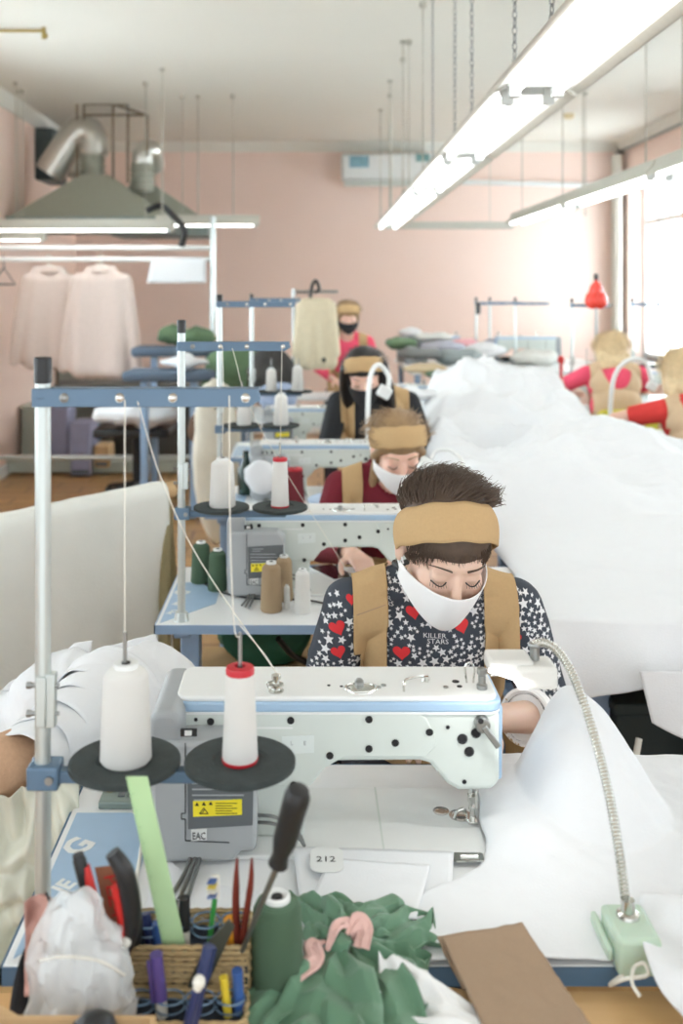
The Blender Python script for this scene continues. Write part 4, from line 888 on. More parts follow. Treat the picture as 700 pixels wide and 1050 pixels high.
def hair_strands(H, n, pos, flow, ln, r=.0011, seed=1, lift=.012, segs=5):
    rnd = random.Random(seed); bm = BM()
    for i in range(n):
        for _ in range(20):
            a, b = rnd.uniform(-PI, PI), rnd.uniform(-1, 1)
            q = Vector((math.cos(a)*math.sqrt(1-b*b), math.sin(a)*math.sqrt(1-b*b), b))
            if pos(q): break
        else: continue
        p0 = Vector((0+q.x*.079, .014+q.y*.09, .04+q.z*.08)); nn = q.normalized(); fl = Vector(flow(q))
        fl = (fl-nn*fl.dot(nn)*.8).normalized(); l = ln*rnd.uniform(.6, 1.15); side = nn.cross(fl)*rnd.uniform(-.3, .3); c = rnd.uniform(-.4, .5)
        pts = []
        for k in range(segs+1):
            t = k/segs; pts.append(H @ (p0+(fl+side)*l*t+nn*(lift*rnd.uniform(.7, 1.3)*math.sin(min(1, t*1.1)*PI*.75)-l*t*t*.35*max(0, c))))
        tube(bm, pts, lambda t: r*(1.15-t), 4, n=2)
    return bm
def person(label, cx, ys, sz, hc, f, rot, elb, hnd, hipY, shirt_m, skin_m=None, hair_m=None, hair='short', vest=True, band=True, mask_m=None, sleeve=.8, vox=.006, seat=.47,
           group=None, prints=False, neck_hole=True, vest_x=(.09, .156), hw=.158, detail=False, strap_m=None):
    SL = sleeve if isinstance(sleeve, tuple) else (sleeve, sleeve); sleeve = SL[1]
    skin_m = skin_m or M_skin; fd = Vector((0, f, 0)); hc = Vector(hc); H = head_mat(hc, f, *rot)
    t = thing('person', (cx, hipY, 0), label, 'person', group)
    hip = Vector((cx, hipY, seat+.12)); nk = Vector((cx, ys, sz+.015)); sh = [Vector((cx+s*hw, ys, sz-.045)) for s in (-1, 1)]
    ax = nk-hip
    def torso(bm, o):
        def E(fr, r, dy=0): ball(bm, hip+ax*fr+fd*dy, (r[0]+o, r[1]+o, r[2]+o), 24)
        E(0, (.168, .13, .12)); E(.25, (.145, .11, .14)); E(.5, (.148, .11, .13)); E(.74, (.155, .108, .12), .008); E(.62, (.13, .07, .07), .055)
        cap(bm, sh[0]+Vector((.02, 0, .0)), sh[1]-Vector((.02, 0, .0)), .052+o, .052+o)
        for k, s in enumerate((-1, 1)): cap(bm, sh[k]+Vector((-s*.02, 0, .012)), nk+Vector((s*.035, 0, -.012)), .042+o, .042+o)
    def arms(bm, o, upto, k):
        e, w = Vector(elb[k]), Vector(hnd[k])
        cap(bm, sh[k], e, .050+o, .040+o); 
        if upto > 0: q = e.lerp(w, upto); cap(bm, e, q, .040+o, (.040*(1-upto)+.026*upto)+o)
    # body: one continuous mesh
    bm = BM(); torso(bm, -.006); head(bm, H)
    cap(bm, nk-Vector((0, 0, .01)), H @ Vector((0, .022, -.055)), .05, .046); cap(bm, nk+fd*.01-Vector((0, 0, .02)), H @ Vector((0, 0, -.06)), .045, .042)
    for k in (0, 1):
        arms(bm, -.006, 1, k); e, w = Vector(elb[k]), Vector(hnd[k]); d = (w-e).normalized()
        hand(bm, w, (d.x, d.y, d.z*.3-.1), (0, 0, 1), 1 if (k == 0) == (f < 0) else -1, .95)
    for s in (-1, 1):
        kn = hip+Vector((s*.13, f*.36, -.06)); an = Vector((kn.x, kn.y-f*.06, .09)); h0 = hip+Vector((s*.085, 0, -.03))
        cap(bm, h0, kn, .072, .052); cap(bm, kn, an, .05, .034); cap(bm, an-Vector((0, 0, .04)), an+Vector((0, f*.14, -.055)), .036, .028)
    body = obj('body', bake(bm, vox if not detail else .0035, 5), skin_m, t, sharp=False)
    # trousers and shoes
    bm = BM(); ball(bm, hip, (.178, .14, .11), 20)
    for s in (-1, 1):
        kn = hip+Vector((s*.13, f*.36, -.06)); an = Vector((kn.x, kn.y-f*.06, .12)); h0 = hip+Vector((s*.085, 0, -.03)); cap(bm, h0, kn, .082, .062); cap(bm, kn, an, .06, .05)
    obj('trousers', bake(bm, .008, 4), M_trou, t, sharp=False)
    for s in (-1, 1):
        an = Vector((hip.x+s*.13, hip.y+f*.30, .09)); bm = BM(); cap(bm, an-Vector((0, f*.02, .04)), an+Vector((0, f*.15, -.055)), .047, .036); box(bm, an+Vector((-.04, -.05, -.09)), an+Vector((.04, .05, -.05)))
        obj('shoe', bake(bm, .006, 3), M_black, t, sharp=False)
    # shirt
    bm = BM(); torso(bm, .004)
    for k in (0, 1): arms(bm, .006, SL[k], k)
    me = bake(bm, vox if not detail else .004, 5)
    bm = BM(); bm.from_mesh(me)
    if detail:      # soft folds
        for v in bm.verts:
            q = v.co; v.co = q+v.normal*(.0035*ridge(q.x+q.z*.4, q.z*.6, q.y*3, 14)-.001)
    bm.normal_update()
    if neck_hole:
        ex, ey = (.072, .056) if detail else (.066, .062); ce = nk+fd*(-.004 if detail else .01)
        dl = [fc for fc in bm.faces if ((fc.calc_center_median().x-ce.x)/ex)**2+((fc.calc_center_median().y-ce.y)/ey)**2 < 1 and fc.calc_center_median().z > sz-.09]
        bmesh.ops.delete(bm, geom=dl, context='FACES')
    # sleeves open at the cuff
    for k in (0, 1):
        sleeve = SL[k]; e, w = Vector(elb[k]), Vector(hnd[k]); q = e.lerp(w, sleeve) if sleeve > 0 else e; d = (w-e).normalized() if sleeve > 0 else (e-sh[k]).normalized()
        if sleeve <= 0: q = sh[k].lerp(e, 1+sleeve); 
        if sleeve <= 0: d = (e-sh[k]).normalized()
        dl = [fc for fc in bm.faces if (fc.calc_center_median()-q).dot(d) > 0 and (fc.calc_center_median()-q).length < (.075 if sleeve > 0 else .30) and ((fc.calc_center_median()-q).cross(d).length < .085)]
        bmesh.ops.delete(bm, geom=dl, context='FACES')
    vb = bm.copy(); tree = BVHTree.FromBMesh(bm)
    def hit(x, z, off):
        r = tree.ray_cast(Vector((x, ys+f*.6, z)), -fd)
        return r[0]+fd*off if r[0] and abs(r[0].y-ys) < .35 and r[1].dot(fd) > .03 else None
    mats = [shirt_m]
    if prints:
        mats += [mat('print_white', (226, 228, 230), .8), mat('print_red', (216, 50, 56), .8)]; rnd = random.Random(5)
        def poly(pts, mi, off):
            vs = [hit(x, z, off) for x, z in pts]
            if any(v is None for v in vs): return
            if max((a-b).length for a in vs for b in vs) > .07: return
            c = hit(sum(p[0] for p in pts)/len(pts), sum(p[1] for p in pts)/len(pts), off)
            if c is None: return
            vv = [bm.verts.new(v) for v in vs]; cv = bm.verts.new(c)
            for i in range(len(vv)): fc = bm.faces.new((vv[i], vv[(i+1) % len(vv)], cv)); fc.material_index = mi
        hearts = [(347, 655, 9), (348, 681, 8), (427, 636, 8), (414, 678, 9), (477, 650, 8), (481, 614, 6), (534, 663, 6), (384, 615, 6), (362, 625, 6)]
        texts = [(448, 661, 1), (393, 626, .9), (495, 621, .8)]
        Y0 = ys-.11; used = [(X(a, Y0), Z(b, Y0), .016) for a, b, _ in hearts]+[(X(a, Y0)+dx, Z(b, Y0), .012) for a, b, _ in texts for dx in (-.02, 0, .02)]
        for _ in range(14000):
            x = cx+rnd.uniform(-.29, .29); z = rnd.uniform(.68, sz+.06); r = rnd.choice((.004, .005, .006, .0075, .009, .0105))
            if any((x-a)**2+(z-b)**2 < (r*.8+q)**2 for a, b, q in used): continue
            used.append((x, z, r*.78)); a0 = rnd.uniform(0, 2*PI)
            poly([(x+(r if k % 2 == 0 else r*.45)*math.sin(a0+PI*k/5), z+(r if k % 2 == 0 else r*.45)*math.cos(a0+PI*k/5)) for k in range(10)], 1, .0012)
        for px, py, s in hearts:
            x0, z0 = X(px, Y0), Z(py, Y0); s = s*Y0/F/16; a0 = rnd.uniform(-.5, .5); pts = []
            for k in range(22):
                a = 2*PI*k/22; hx = 16*math.sin(a)**3*s; hz = (13*math.cos(a)-5*math.cos(2*a)-2*math.cos(3*a)-math.cos(4*a))*s; pts.append((x0+hx*math.cos(a0)-hz*math.sin(a0), z0+hx*math.sin(a0)+hz*math.cos(a0)))
            poly(pts, 2, .0014)
        for px, py, s in texts:
            for ln, dz, dx in (('KILLER', .0, 0), ('STARS', -.0105*s, .006)):
                tm = text_mesh(ln, .0125*s, 0); tb = BM(); tb.from_mesh(tm); mp = {}
                for v in tb.verts:
                    h_ = hit(X(px, Y0)+v.co.x*1.15+dx, Z(py, Y0)+v.co.y+dz, .0015); mp[v.index] = bm.verts.new(h_) if h_ else None
                tb.verts.ensure_lookup_table()
                for fc in tb.faces:
                    vs = [mp[v.index] for v in fc.verts]
                    if all(vs):
                        try: q = bm.faces.new(vs if f < 0 else vs[::-1]); q.material_index = 1
                        except ValueError: pass
                tb.free()
    so = obj('shirt', bm, mats, t, sharp=False, solid=None)
    if neck_hole:
        bm = BM(); pts = []
        for k in range(41):
            a = 2*PI*k/40; p = ce+Vector((ex*math.cos(a), ey*math.sin(a), 0)); r = tree.find_nearest(Vector((p.x, p.y, sz+.03)))
            r2 = tree.ray_cast(Vector((ce.x+(p.x-ce.x)*1.04, ce.y+(p.y-ce.y)*1.04, sz+.2)), Vector((0, 0, -1))); z = r2[0].z if r2[0] and r2[0].z > sz-.13 else r[0].z
            pts.append(Vector((p.x, p.y, z+.002)))
        tube(bm, pts, .0065 if detail else .005, 8, smooth=False, flat=1.0); obj('collar', bm, M_black if prints or shirt_m.name.startswith('black') else shirt_m, t, sharp=False)
    if vest:
        xi, xo = vest_x
        for xx in (-xo, -xi, xi, xo):
            bmesh.ops.bisect_plane(vb, geom=vb.verts[:]+vb.edges[:]+vb.faces[:], plane_co=(cx+xx, 0, 0), plane_no=(1, 0, 0))
        kn = []
        for fc in vb.faces:
            c = fc.calc_center_median(); lx = abs(c.x-cx); back = (c.y-ys)*f < -.01
            ok = xi < lx < xo and c.z > .55
            if back: ok = lx < xo and c.z > .5 and not (math.hypot(lx/.085, (c.z-(sz+.01))/.13) < 1)
            elif c.z < sz-.27: ok = lx < xo and c.z > .45
            if ok:      # leave the arms out
                for k in (0, 1):
                    e = Vector(elb[k]); dd = (c-sh[k]); 
                    if lx > .12 and c.z < sz-.12 and abs(c.x-cx) > xo-.012: ok = False
            if not ok: kn.append(fc)
        bmesh.ops.delete(vb, geom=kn, context='FACES'); bmesh.ops.delete(vb, geom=[v for v in vb.verts if not v.link_faces], context='VERTS')
        vb.normal_update()
        for v in vb.verts: v.co += v.normal*.006
        vo = obj('apron', vb, strap_m or M_tan, t, sharp=False, solid=.003)
        if detail:
            bm = BM()
            for s, (pa, pb) in (( -1, ((366, 634), (396, 624))), (1, ((498, 606), (528, 604)))):
                pp_ = [hit(X(pa[0]+(pb[0]-pa[0])*k/6, ys-.08), Z(pa[1]+(pb[1]-pa[1])*k/6, ys-.08), .0075) for k in range(7)]
                if all(pp_): tube(bm, pp_, .0009, 5, smooth=False)
            if len(bm.verts): obj('seam', bm, M_brown, vo)
            else: bm.free()
    else: vb.free()
    if sleeve > 0 and detail:      # rolled white cuff
        for k in (0, 1):
            sleeve = SL[k]; e, w = Vector(elb[k]), Vector(hnd[k]); q = e.lerp(w, sleeve); d = (w-e).normalized(); bm = BM()
            r = .040*(1-sleeve)+.026*sleeve+.008
            M = Matrix.Translation(q) @ d.to_track_quat('Z', 'Y').to_matrix().to_4x4()
            lathe(bm, (0, 0, 0), [(r+.004, -.024), (r+.009, -.022), (r+.008, .0), (r+.003, .002), (r-.004, -.004)], 28, M); obj('cuff', bm, M_mask, t)
    # hair
    bm = BM(); HB = lambda c, r, sg=24: ball(bm, c, r, sg, H)
    HB((0, .014, .05), (.081, .094, .078), 32); HB((0, .04, .01), (.078, .072, .085))
    hk = lambda a, b, ra, rb: cap(bm, H @ Vector(a), H @ Vector(b), ra, rb)
    if hair == 'short':
        HB((.012, .035, .078), (.062, .056, .05)); HB((.028, .045, .072), (.055, .058, .048))
    if hair == 'tied':
        for s in (-1, 1): hk((s*.045, -.05, .055), (s*.074, -.015, .0), .02, .012); hk((s*.074, -.015, .0), (s*.07, .02, -.03), .013, .016)
        hk((-.055, .03, -.05), (-.075, .01, -.13), .022, .017); hk((-.075, .01, -.13), (-.08, -.02, -.2), .017, .01)
    if hair == 'long':
        HB((0, .02, .055), (.085, .092, .078))
        for s in (-1, 1): hk((s*.075, .0, .04), (s*.088, .01, -.06), .035, .035); hk((s*.088, .01, -.06), (s*.085, .02, -.17), .035, .03)
        HB((0, .07, -.06), (.09, .05, .12))
    if hair == 'bob':
        HB((0, .035, .02), (.094, .09, .1)); HB((0, .05, -.055), (.09, .06, .075)); 
        for s in (-1, 1): hk((s*.075, .02, .02), (s*.078, .03, -.085), .026, .022)
        for k in range(6): a = -1+2*k/5; hk((a*.07, .07, -.03), (a*.075, .075, -.115+.012*(k % 2)), .026, .014)
    ho = obj('hair', bake(bm, .005, 3), hair_m, t, sharp=False)
    if hair == 'short':
        bd = lambda q: (q.y*.09)*.743+(.008+q.z*.08)*.669
        sb = hair_strands(H, 1200, lambda q: bd(q) > .031, lambda q: (.5+q.x*.7, .35+q.y*.5, .35), .055, .0014, 3, .015); obj('strands', sb, hair_m, ho, sharp=False)
        sb = hair_strands(H, 380, lambda q: q.y < -.15 and -.052 < bd(q) < -.024, lambda q: (.35 if q.x > -.5 else -.1, -.2, -1), .026, .0012, 8, .004); obj('fringe', sb, hair_m, ho, sharp=False)
    elif hair in ('tied', 'long', 'bob'):
        sb = hair_strands(H, 260, (lambda q: q.z > -.2 and q.y > -.4) if hair == 'bob' else (lambda q: q.z > .15), (lambda q: (q.x*.5, .5, -.8)) if hair == 'bob' else (lambda q: (q.x*.9+.01, .6, -.1)), .07, .0013, 4, .004 if hair != 'bob' else .02)
        sb.transform(H @ Matrix.Diagonal((1.1, 1.08, 1.04, 1)) @ H.inverted()); obj('strands', sb, hair_m, ho, sharp=False)
    # face
    if f < 0 or detail:
        for s in (-1, 1):
            bm = BM(); tube(bm, [H @ Vector(p) for p in ((s*.014, -.0865, .024), (s*.028, -.0885, .031), (s*.042, -.080, .03), (s*.052, -.068, .024))], lambda t: .0021*(1.1-t*.7), 6, flat=.6); obj('eyebrow', bm, hair_m if hair_m is not M_blond else M_fhair, t)
            bm = BM(); tube(bm, [H @ Vector(p) for p in ((s*.0175, -.0815, -.0035), (s*.025, -.087, -.0065), (s*.034, -.0865, -.0065), (s*.045, -.0765, -.003))], .0012, 6)
            for k in range(7):
                a = k/6; q = Vector((s*(.019+.026*a), -.084-.003*math.sin(a*PI)+.006*a, -.005)); tube(bm, [H @ q, H @ (q+Vector((s*.003*(a-.2), -.007, -.0035)))], .0004, 4, smooth=False)
            obj('eyelashes', bm, M_black, t)
    # headband: worn over the hair, from the crown front down to the nape
    if band:
        tl = R(48 if detail else (30 if f < 0 else 30)); bw = .069; bm = BM()
        if not detail: bw = .066
        Bc = H @ Matrix.Translation((0, .014 if detail else .012, .032 if detail else .047)) @ Matrix.Rotation(-tl, 4, 'X')
        def bf(u, v):
            a = 2*PI*u; s = (v-.5); k = 1-.10*(2*s)**2*(1 if s > 0 else .4)
            w = bw*(1-.16*(1+math.cos(a-PI/2))/2)
            return Bc @ Vector(((.092 if detail else .0905)*k*math.cos(a), (.107 if detail else .1015)*k*math.sin(a), s*w+.0012*math.sin(a*9+s*5)))
        grid(bm, bf, 72, 10); bmesh.ops.remove_doubles(bm, verts=bm.verts, dist=.0002); obj('headband', bm, M_tan, t, sharp=False, solid=.0025)
    if mask_m:
        bm = BM()
        def mf(u, v):
            a = (u-.5)*2*R(82); m = math.cos(a)**1.2 if math.cos(a) > 0 else 0
            zt_ = -.022+.010*m; zb_ = -.050-.058*m
            z = zt_+(zb_-zt_)*v; bul = math.sin(PI*min(1, v*1.0))
            ry = .097+.022*m*(1-.9*v*v)-.006*v; rx = .081-.02*v*m
            return H @ Vector((rx*math.sin(a), -ry*math.cos(a)+.004, z+.001*fn(u*14, v*9)))
        grid(bm, mf, 40, 22); mk = obj('face_mask', bm, mask_m, t, sharp=False, solid=.002)
        for s in (-1, 1):
            bm = BM(); tube(bm, [H @ Vector(p) for p in ((s*.074, -.01, -.026), (s*.085, .012, .008), (s*.086, .03, .0), (s*.078, .02, -.03), (s*.073, -.008, -.05))], .0016, 6); obj('ear_loop', bm, mask_m, mk)
    return t
def stool(x, y, z, label, m=None, back=None):
    t = thing('work_stool', (x, y, 0), label, 'stool', 'stools of the seamstresses')
    bm = BM(); lathe(bm, (x, y, z-.05), [(.17, 0), (.185, .01), (.19, .03), (.18, .045), (.1, .05)], 28); obj('seat', bm, m or M_black, t)
    bm = BM(); cyl(bm, (x, y, .1), (x, y, z-.04), .022); obj('column', bm, M_steel, t)
    for k in range(5):
        a = 2*PI*k/5; bm = BM(); q = Vector((x+.24*math.cos(a), y+.24*math.sin(a), .06)); cyl(bm, (x, y, .12), q, .018, .012, 10); cyl(bm, q+Vector((0, -.01, -.034)), q+Vector((0, .01, -.034)), .026); obj('foot', bm, M_black, t)
    if back:
        by = y-back*.2; bm = BM(); prism(bm, rr(x-.19, x+.19, z+.1, z+.36, .06), by-.02, by+.02); obj('backrest', bm, m or M_black, t, bev=.01)
        bm = BM(); tube(bm, [(x, y-back*.05, z-.03), (x, y-back*.23, z+.02), (x, by-back*.015, z+.2)], .014, 8); obj('back_support', bm, M_black, t)
M_shirt = mat('black_charcoal_jersey', (64, 70, 80), .95, bump=.3, bscale=500)
M_maroon = mat('maroon_sweatshirt', (112, 24, 40), .9, bump=.3, bscale=300)
M_blk = mat('black_jersey', (38, 40, 44), .9)
M_rose = mat('rose_pink_jersey', (232, 84, 112), .9); M_redj = mat('red_jersey', (214, 62, 58), .9)
M_vbeige = mat('beige_vest', (206, 180, 148), .9, bump=.3, bscale=300)
c1 = X(445, 1.9)
person('woman in dark star and heart print shirt, tan headband, white mask at the nearest machine', c1, 1.93, .985, P(455, 563, 1.80), -1, (27, 9, 4),
       [(c1-.215, 1.95, .76), (c1+.215, 1.87, .755)], [(c1-.12, 1.80, .80), (X(498, 1.66), 1.67, .835)], 2.1, M_shirt, hair_m=M_dhair, hair='short', mask_m=M_mask, sleeve=(.8, .42), detail=True, prints=True)
stool(c1, 2.1, .47, 'black stool under the woman in the star print shirt')
c2 = X(400, 3.2)
person('woman in maroon sweatshirt, tan apron and headband, white mask, second in the row', c2, 3.22, .965, P(408, 462, 3.12), -1, (25, 6, -3),
       [(c2-.22, 3.15, .74), (c2+.20, 3.12, .76)], [(X(362, 2.82), 2.86, .80), (c2+.05, 2.90, .81)], 3.38, M_maroon, skin_m=M_skin2, hair_m=M_fhair, hair='tied', mask_m=M_mask, sleeve=.85)
stool(c2, 3.38, .47, 'black stool under the woman in the maroon sweatshirt')
c3 = X(384, 4.5)
M_kmask = mat('black_mask_cloth', (36, 38, 42), .9)
person('woman with long black hair, tan headband and black mask, third in the row', c3, 4.55, 1.09, P(374, 386, 4.42), -1, (22, -8, -4),
       [(c3-.22, 4.4, .86), (c3+.22, 4.45, .86)], [(c3-.08, 4.1, .82), (c3+.08, 4.12, .82)], 4.58, M_blk, skin_m=M_skin2, hair_m=M_bhair, hair='long', mask_m=M_kmask, sleeve=.8, seat=.55)
stool(c3, 4.58, .55, 'black stool under the woman with long black hair')
c4 = X(356, 7.6)
person('small distant woman with tan headband and black mask near the back wall', c4, 7.7, 1.21, P(357, 325, 7.6), -1, (20, 0, 0),
       [(c4-.22, 7.6, .98), (c4+.22, 7.6, .98)], [(c4-.1, 7.35, .9), (c4+.1, 7.35, .9)], 7.8, M_rose, skin_m=M_skin2, hair_m=M_fhair, hair='tied', mask_m=M_kmask, sleeve=.8, vox=.009, seat=.62)
c5 = X(628, 6.0)
person('blond woman seen from behind in a rose pink shirt and beige vest', c5, 6.0, 1.10, P(626, 362, 6.05), 1, (15, 0, 0),
       [(X(575, 6.1), 6.12, .97), (c5+.24, 6.15, .95)], [(c5-.12, 6.40, .92), (c5+.12, 6.45, .92)], 5.9, M_rose, skin_m=M_skin2, hair_m=M_blond, hair='bob', band=False, sleeve=-.3, vest_x=(.05, .15), seat=.52, strap_m=M_vbeige, neck_hole=False)
stool(c5, 5.9, .52, 'yellow green padded stool with backrest behind the woman in rose pink', mat('olive_yellow_pad', (206, 196, 70), .7), back=1)
c6 = X(712, 4.75)
person('blond woman in red shirt and beige vest seen from behind at the right edge', c6, 4.75, 1.03, P(697, 384, 4.85), 1, (12, 0, 0),
       [(X(636, 4.8), 4.88, .93), (c6+.24, 4.95, .85)], [(X(650, 5.2), 5.2, .87), (c6+.1, 5.2, .87)], 4.65, M_redj, skin_m=M_skin2, hair_m=M_blond, hair='bob', band=False, sleeve=-.35, vest_x=(.05, .15), seat=.47, strap_m=M_vbeige, neck_hole=False)
stool(c6, 4.65, .47, 'dark stool under the woman in the red shirt')
# ---------------------------------------------------------------- white fabric heap on the long cutting table
ct = thing('cutting_table', (1.5, 3.6, 0), 'long brown wooden work table buried under the white fabric heap', 'table')
bm = BM(); box(bm, (.98, 2.42, .70), (2.35, 4.3, .74)); obj('tabletop', bm, M_oak, ct)
for x, y in ((1.02, 2.47), (2.3, 2.47), (1.02, 4.2), (2.3, 4.2)): bm = BM(); box(bm, (x-.035, y-.035, 0), (x+.035, y+.035, .70)); obj('leg', bm, M_dwood, ct, bev=.004)
bm = BM(); box(bm, (1.02, 2.45, .3), (2.3, 2.49, .38)); obj('rail', bm, M_dwood, ct)
def sm(a, b, t): t = max(0, min(1, (t-a)/(b-a))); return t*t*(3-2*t)
def hz(x, y):
    g = lambda cx, cy, sx, sy, h: h*math.exp(-((x-cx)/sx)**2-((y-cy)/sy)**2)
    base = .785+.02*sm(2.6, 3.2, y)+.09*sm(3.3, 3.95, y)+.10*sm(4.3, 5.0, y)*sm(1.6, 1.3, x)
    base += g(1.25, 4.05, .3, .3, .08)+g(.95, 3.55, .22, .25, .07)+g(1.0, 5.2, .32, .4, .16)+g(1.35, 4.75, .25, .3, .06)+g(.80, 4.9, .15, .3, .06)
    base -= g(.78, 4.25, .10, .15, .10)
    a = .006+.036*sm(2.9, 4.2, y)
    base += .05*sm(3.3, 4.4, y)*(max(0, ridge(x*.8+y*.5, y*.7-x*.3, 11, 4.2))**2-.2)+.009*max(0, ridge(x*.4+y*.9, x*.2, 14, 3.5))**3
    return base+a*(ridge(x+.3*y, y*1.2, 2, 2.4)-.3)+a*.6*ridge(x*1.0, y*1.6, 5, 5)+a*.3*fbm(x, y, 1, 14)
bm = BM()
def hf(u, v):
    # v 0..0.16 is the hanging front edge, the rest the top
    xl = .50+.12*math.sin(v*7)*.5+.1*v; x = xl+u*(2.55-xl)
    if v < .16:
        t = 1-v/.16; xx = x
        hem = [(.45, .14), (.62, .17), (.78, .115), (.92, .17), (1.05, .155), (1.2, .11), (1.5, .16), (2.6, .2)]
        L = .15
        for (a, la), (b, lb) in zip(hem, hem[1:]):
            if a <= xx <= b: L = la+(lb-la)*(xx-a)/(b-a)
        zt0 = hz(xx, 2.335)
        y = 2.335-.035*math.sin(t*PI/2)-.03*t+.018*math.sin(xx*22)*t; z = zt0-t*L*1.05-.01
        return Vector((xx, y, z))
    t = (v-.16)/.84; y = 2.335+t*3.365; x = xl+u*(2.55-xl)
    z = hz(x, y)
    e = u/.07
    if e < 1: z = .765+(z-.765)*math.sqrt(max(0, 1-(1-e)**2))
    b = (1-t)/.07
    if b < 1: z = .74+(z-.74)*math.sqrt(max(0, b))
    if y > 4.25: z = .74+(z-.74)*sm(1.45, 1.25, x)**.6 if x > 1.25 else z
    elif x > 1.25: z = .74+(z-.74)*(1-sm(3.7, 4.3, y)*(1-sm(1.9, 1.3, x)**.6))
    fr = (v-.16)/.03
    if fr < 1: z -= .012*(1-fr)**2
    return Vector((x, y, z))
def hk_(u, v):
    x = .5+.1*v+u*2.0; y = 2.335+(v-.16)/.84*3.365
    return not (x > 1.47 and y > 4.3) 
grid(bm, hf, 130, 190, hk_)
for v in bm.verts:      # the far side drops where the women sit
    pass
tag(obj('white_fabric_heap', bm, M_cloth, solid=.002, sharp=False), 'huge heap of white nonwoven fabric filling the right middle of the room', 'fabric')
quadcloth('white_fabric_flap', [P(655, 690, 2.22), P(760, 690, 2.22), P(760, 790, 2.15), P(668, 742, 2.2)], M_cloth, 'small white fabric corner hanging at the right edge above the dark gap', 'fabric', amp=.01, s=9)
bm = BM(); box(bm, (X(655, 3.25), 3.23, .775), (2.2, 3.27, .812)); tag(obj('wooden_lath', bm, M_oak), 'thin pale wooden edge showing between folds of the white heap at the right', 'lath')
# things under the heap
def crate(a, b, m, label, cat='box', name='storage_box'):
    t = thing(name, ((a[0]+b[0])/2, (a[1]+b[1])/2, a[2]), label, cat); bm = BM(); box(bm, a, (b[0], b[1], b[2]-.03)); obj('body', bm, m, t, bev=.01)
    bm = BM(); box(bm, (a[0]-.01, a[1]-.01, b[2]-.03), (b[0]+.01, b[1]+.01, b[2])); obj('lid', bm, m, t, bev=.006); return t
crate((.80, 2.55, 0), (1.5, 3.1, .5), mat('dark_teal_plastic', (34, 46, 46), .7), 'dark box in the shadow under the white fabric heap')
bm = BM(); tube(bm, [(X(655, 2.3), 2.3, .52), (X(645, 2.25), 2.25, .4), (X(650, 2.3), 2.3, .25), (X(640, 2.4), 2.4, 0.01)], .008, 8); tag(obj('power_cord', bm, M_wp), 'pale cord hanging in the dark gap under the heap', 'cord')
# a chair under the second table: dark green bag and black arm
bm = BM(); ball(bm, (X(270, 2.75), 2.78, .60), (.13, .1, .085), 30); crumple(bm, .02, 12, 4)
gbag = tag(obj('green_bag', bm, mat('dark_green_sack', (24, 84, 62), .6, bump=.5, bscale=60)), 'dark green sack lying on the box under the second table', 'bag')
crate((-.28, 2.66, .17), (.05, 2.86, .53), M_card, 'cardboard box under the second table at the left')
bm = BM(); tube(bm, [P(285, 655, 2.55), P(300, 672, 2.6), P(325, 690, 2.7), P(335, 745, 2.8)], .008, 8); tag(obj('cable', bm, M_black), 'black cable hanging under the second table', 'cable')

# ---------------------------------------------------------------- left side: sheet over a rail, white bundle
sr = thing('drying_rack', (-.95, 3.0, 0), 'wooden trestle rail carrying the large cream sheet at the left', 'rack')
A_, B_ = P(-60, 552, 2.75), P(172, 503, 3.3)
bm = BM(); cyl(bm, A_, B_+(B_-A_)*.02, .030, .030, 16); obj('rail', bm, M_card, sr)
for f_ in (.03, .985):
    q = A_.lerp(B_, f_); bm = BM()
    for s in (-.22, .22): cyl(bm, q, (q.x+.03, q.y+s, 0), .02, .02, 10)
    obj('leg', bm, mat('olive_wood', (140, 130, 96), .7), sr)
bm = BM(); dA = (B_-A_); nrm = Vector((dA.y, -dA.x, 0)).normalized()*1
def shf(u, v):
    p = A_+dA*(u*.97); L = .95; s = v*L-.25
    if s < 0: off = .035+.02*abs(s); z = p.z-abs(s)*.9; q = p-nrm*off
    else: off = .036+.04*s+.02*fn(u*4, s*2)*min(1, s*4); z = p.z-s; q = p+nrm*off
    if abs(s) < .05: a = s/.05*PI/2; q = p+nrm*.036*math.sin(a); z = p.z+.036*math.cos(a)-.0
    else: z = p.z-(abs(s)-.05)
    return Vector((q.x+.012*fn(s*3, u*5, 3), q.y, z+.004*fn(u*8, v*8)))
grid(bm, shf, 40, 60); tag(obj('cream_sheet', bm, M_sheet, solid=.002, sharp=False), 'large plain cream sheet draped over the wooden rail at the left', 'sheet')
strip_o = quadcloth('tan_fabric', [P(148, 500, 3.32), P(166, 496, 3.34), P(178, 530, 3.34), P(160, 545, 3.30)], M_tan, 'tan cloth end wrapped on the right tip of the rail behind the cream sheet', 'fabric', amp=.01, n=10)
# low trolley carrying the white bundle
tr = thing('low_trolley', (-.80, 1.80, 0), 'low wooden trolley under the white bundle left of the nearest table', 'trolley')
bm = BM(); box(bm, (-1.25, 1.45, .50), (-.42, 2.15, .53)); obj('deck', bm, M_oak, tr)
for x in (-1.2, -.47):
    for y in (1.5, 2.1): bm = BM(); box(bm, (x-.02, y-.02, .05), (x+.02, y+.02, .5)); cyl(bm, (x-.012, y, .03), (x+.012, y, .03), .03); obj('leg', bm, M_oak, tr)
# rolled tan tube end
r0, r1 = P(-60, 812, 1.52), P(34, 780, 1.60)
tb_ = thing('fabric_roll', r0, 'tan paper covered roll poking out of the white bundle at the left edge', 'roll')
bm = BM(); cyl(bm, r0, P(52, 768, 1.665), .053, .052, 48); obj('tube', bm, mat('kraft_tan', (196, 160, 130), .85, var=.12, scale=160, bump=.3, bscale=400), tb_, sharp=False)
bn = thing('white_bundle', P(80, 860, 1.75), 'bundle of white nonwoven garments wrapped in layers left of the nearest table', 'bundle')
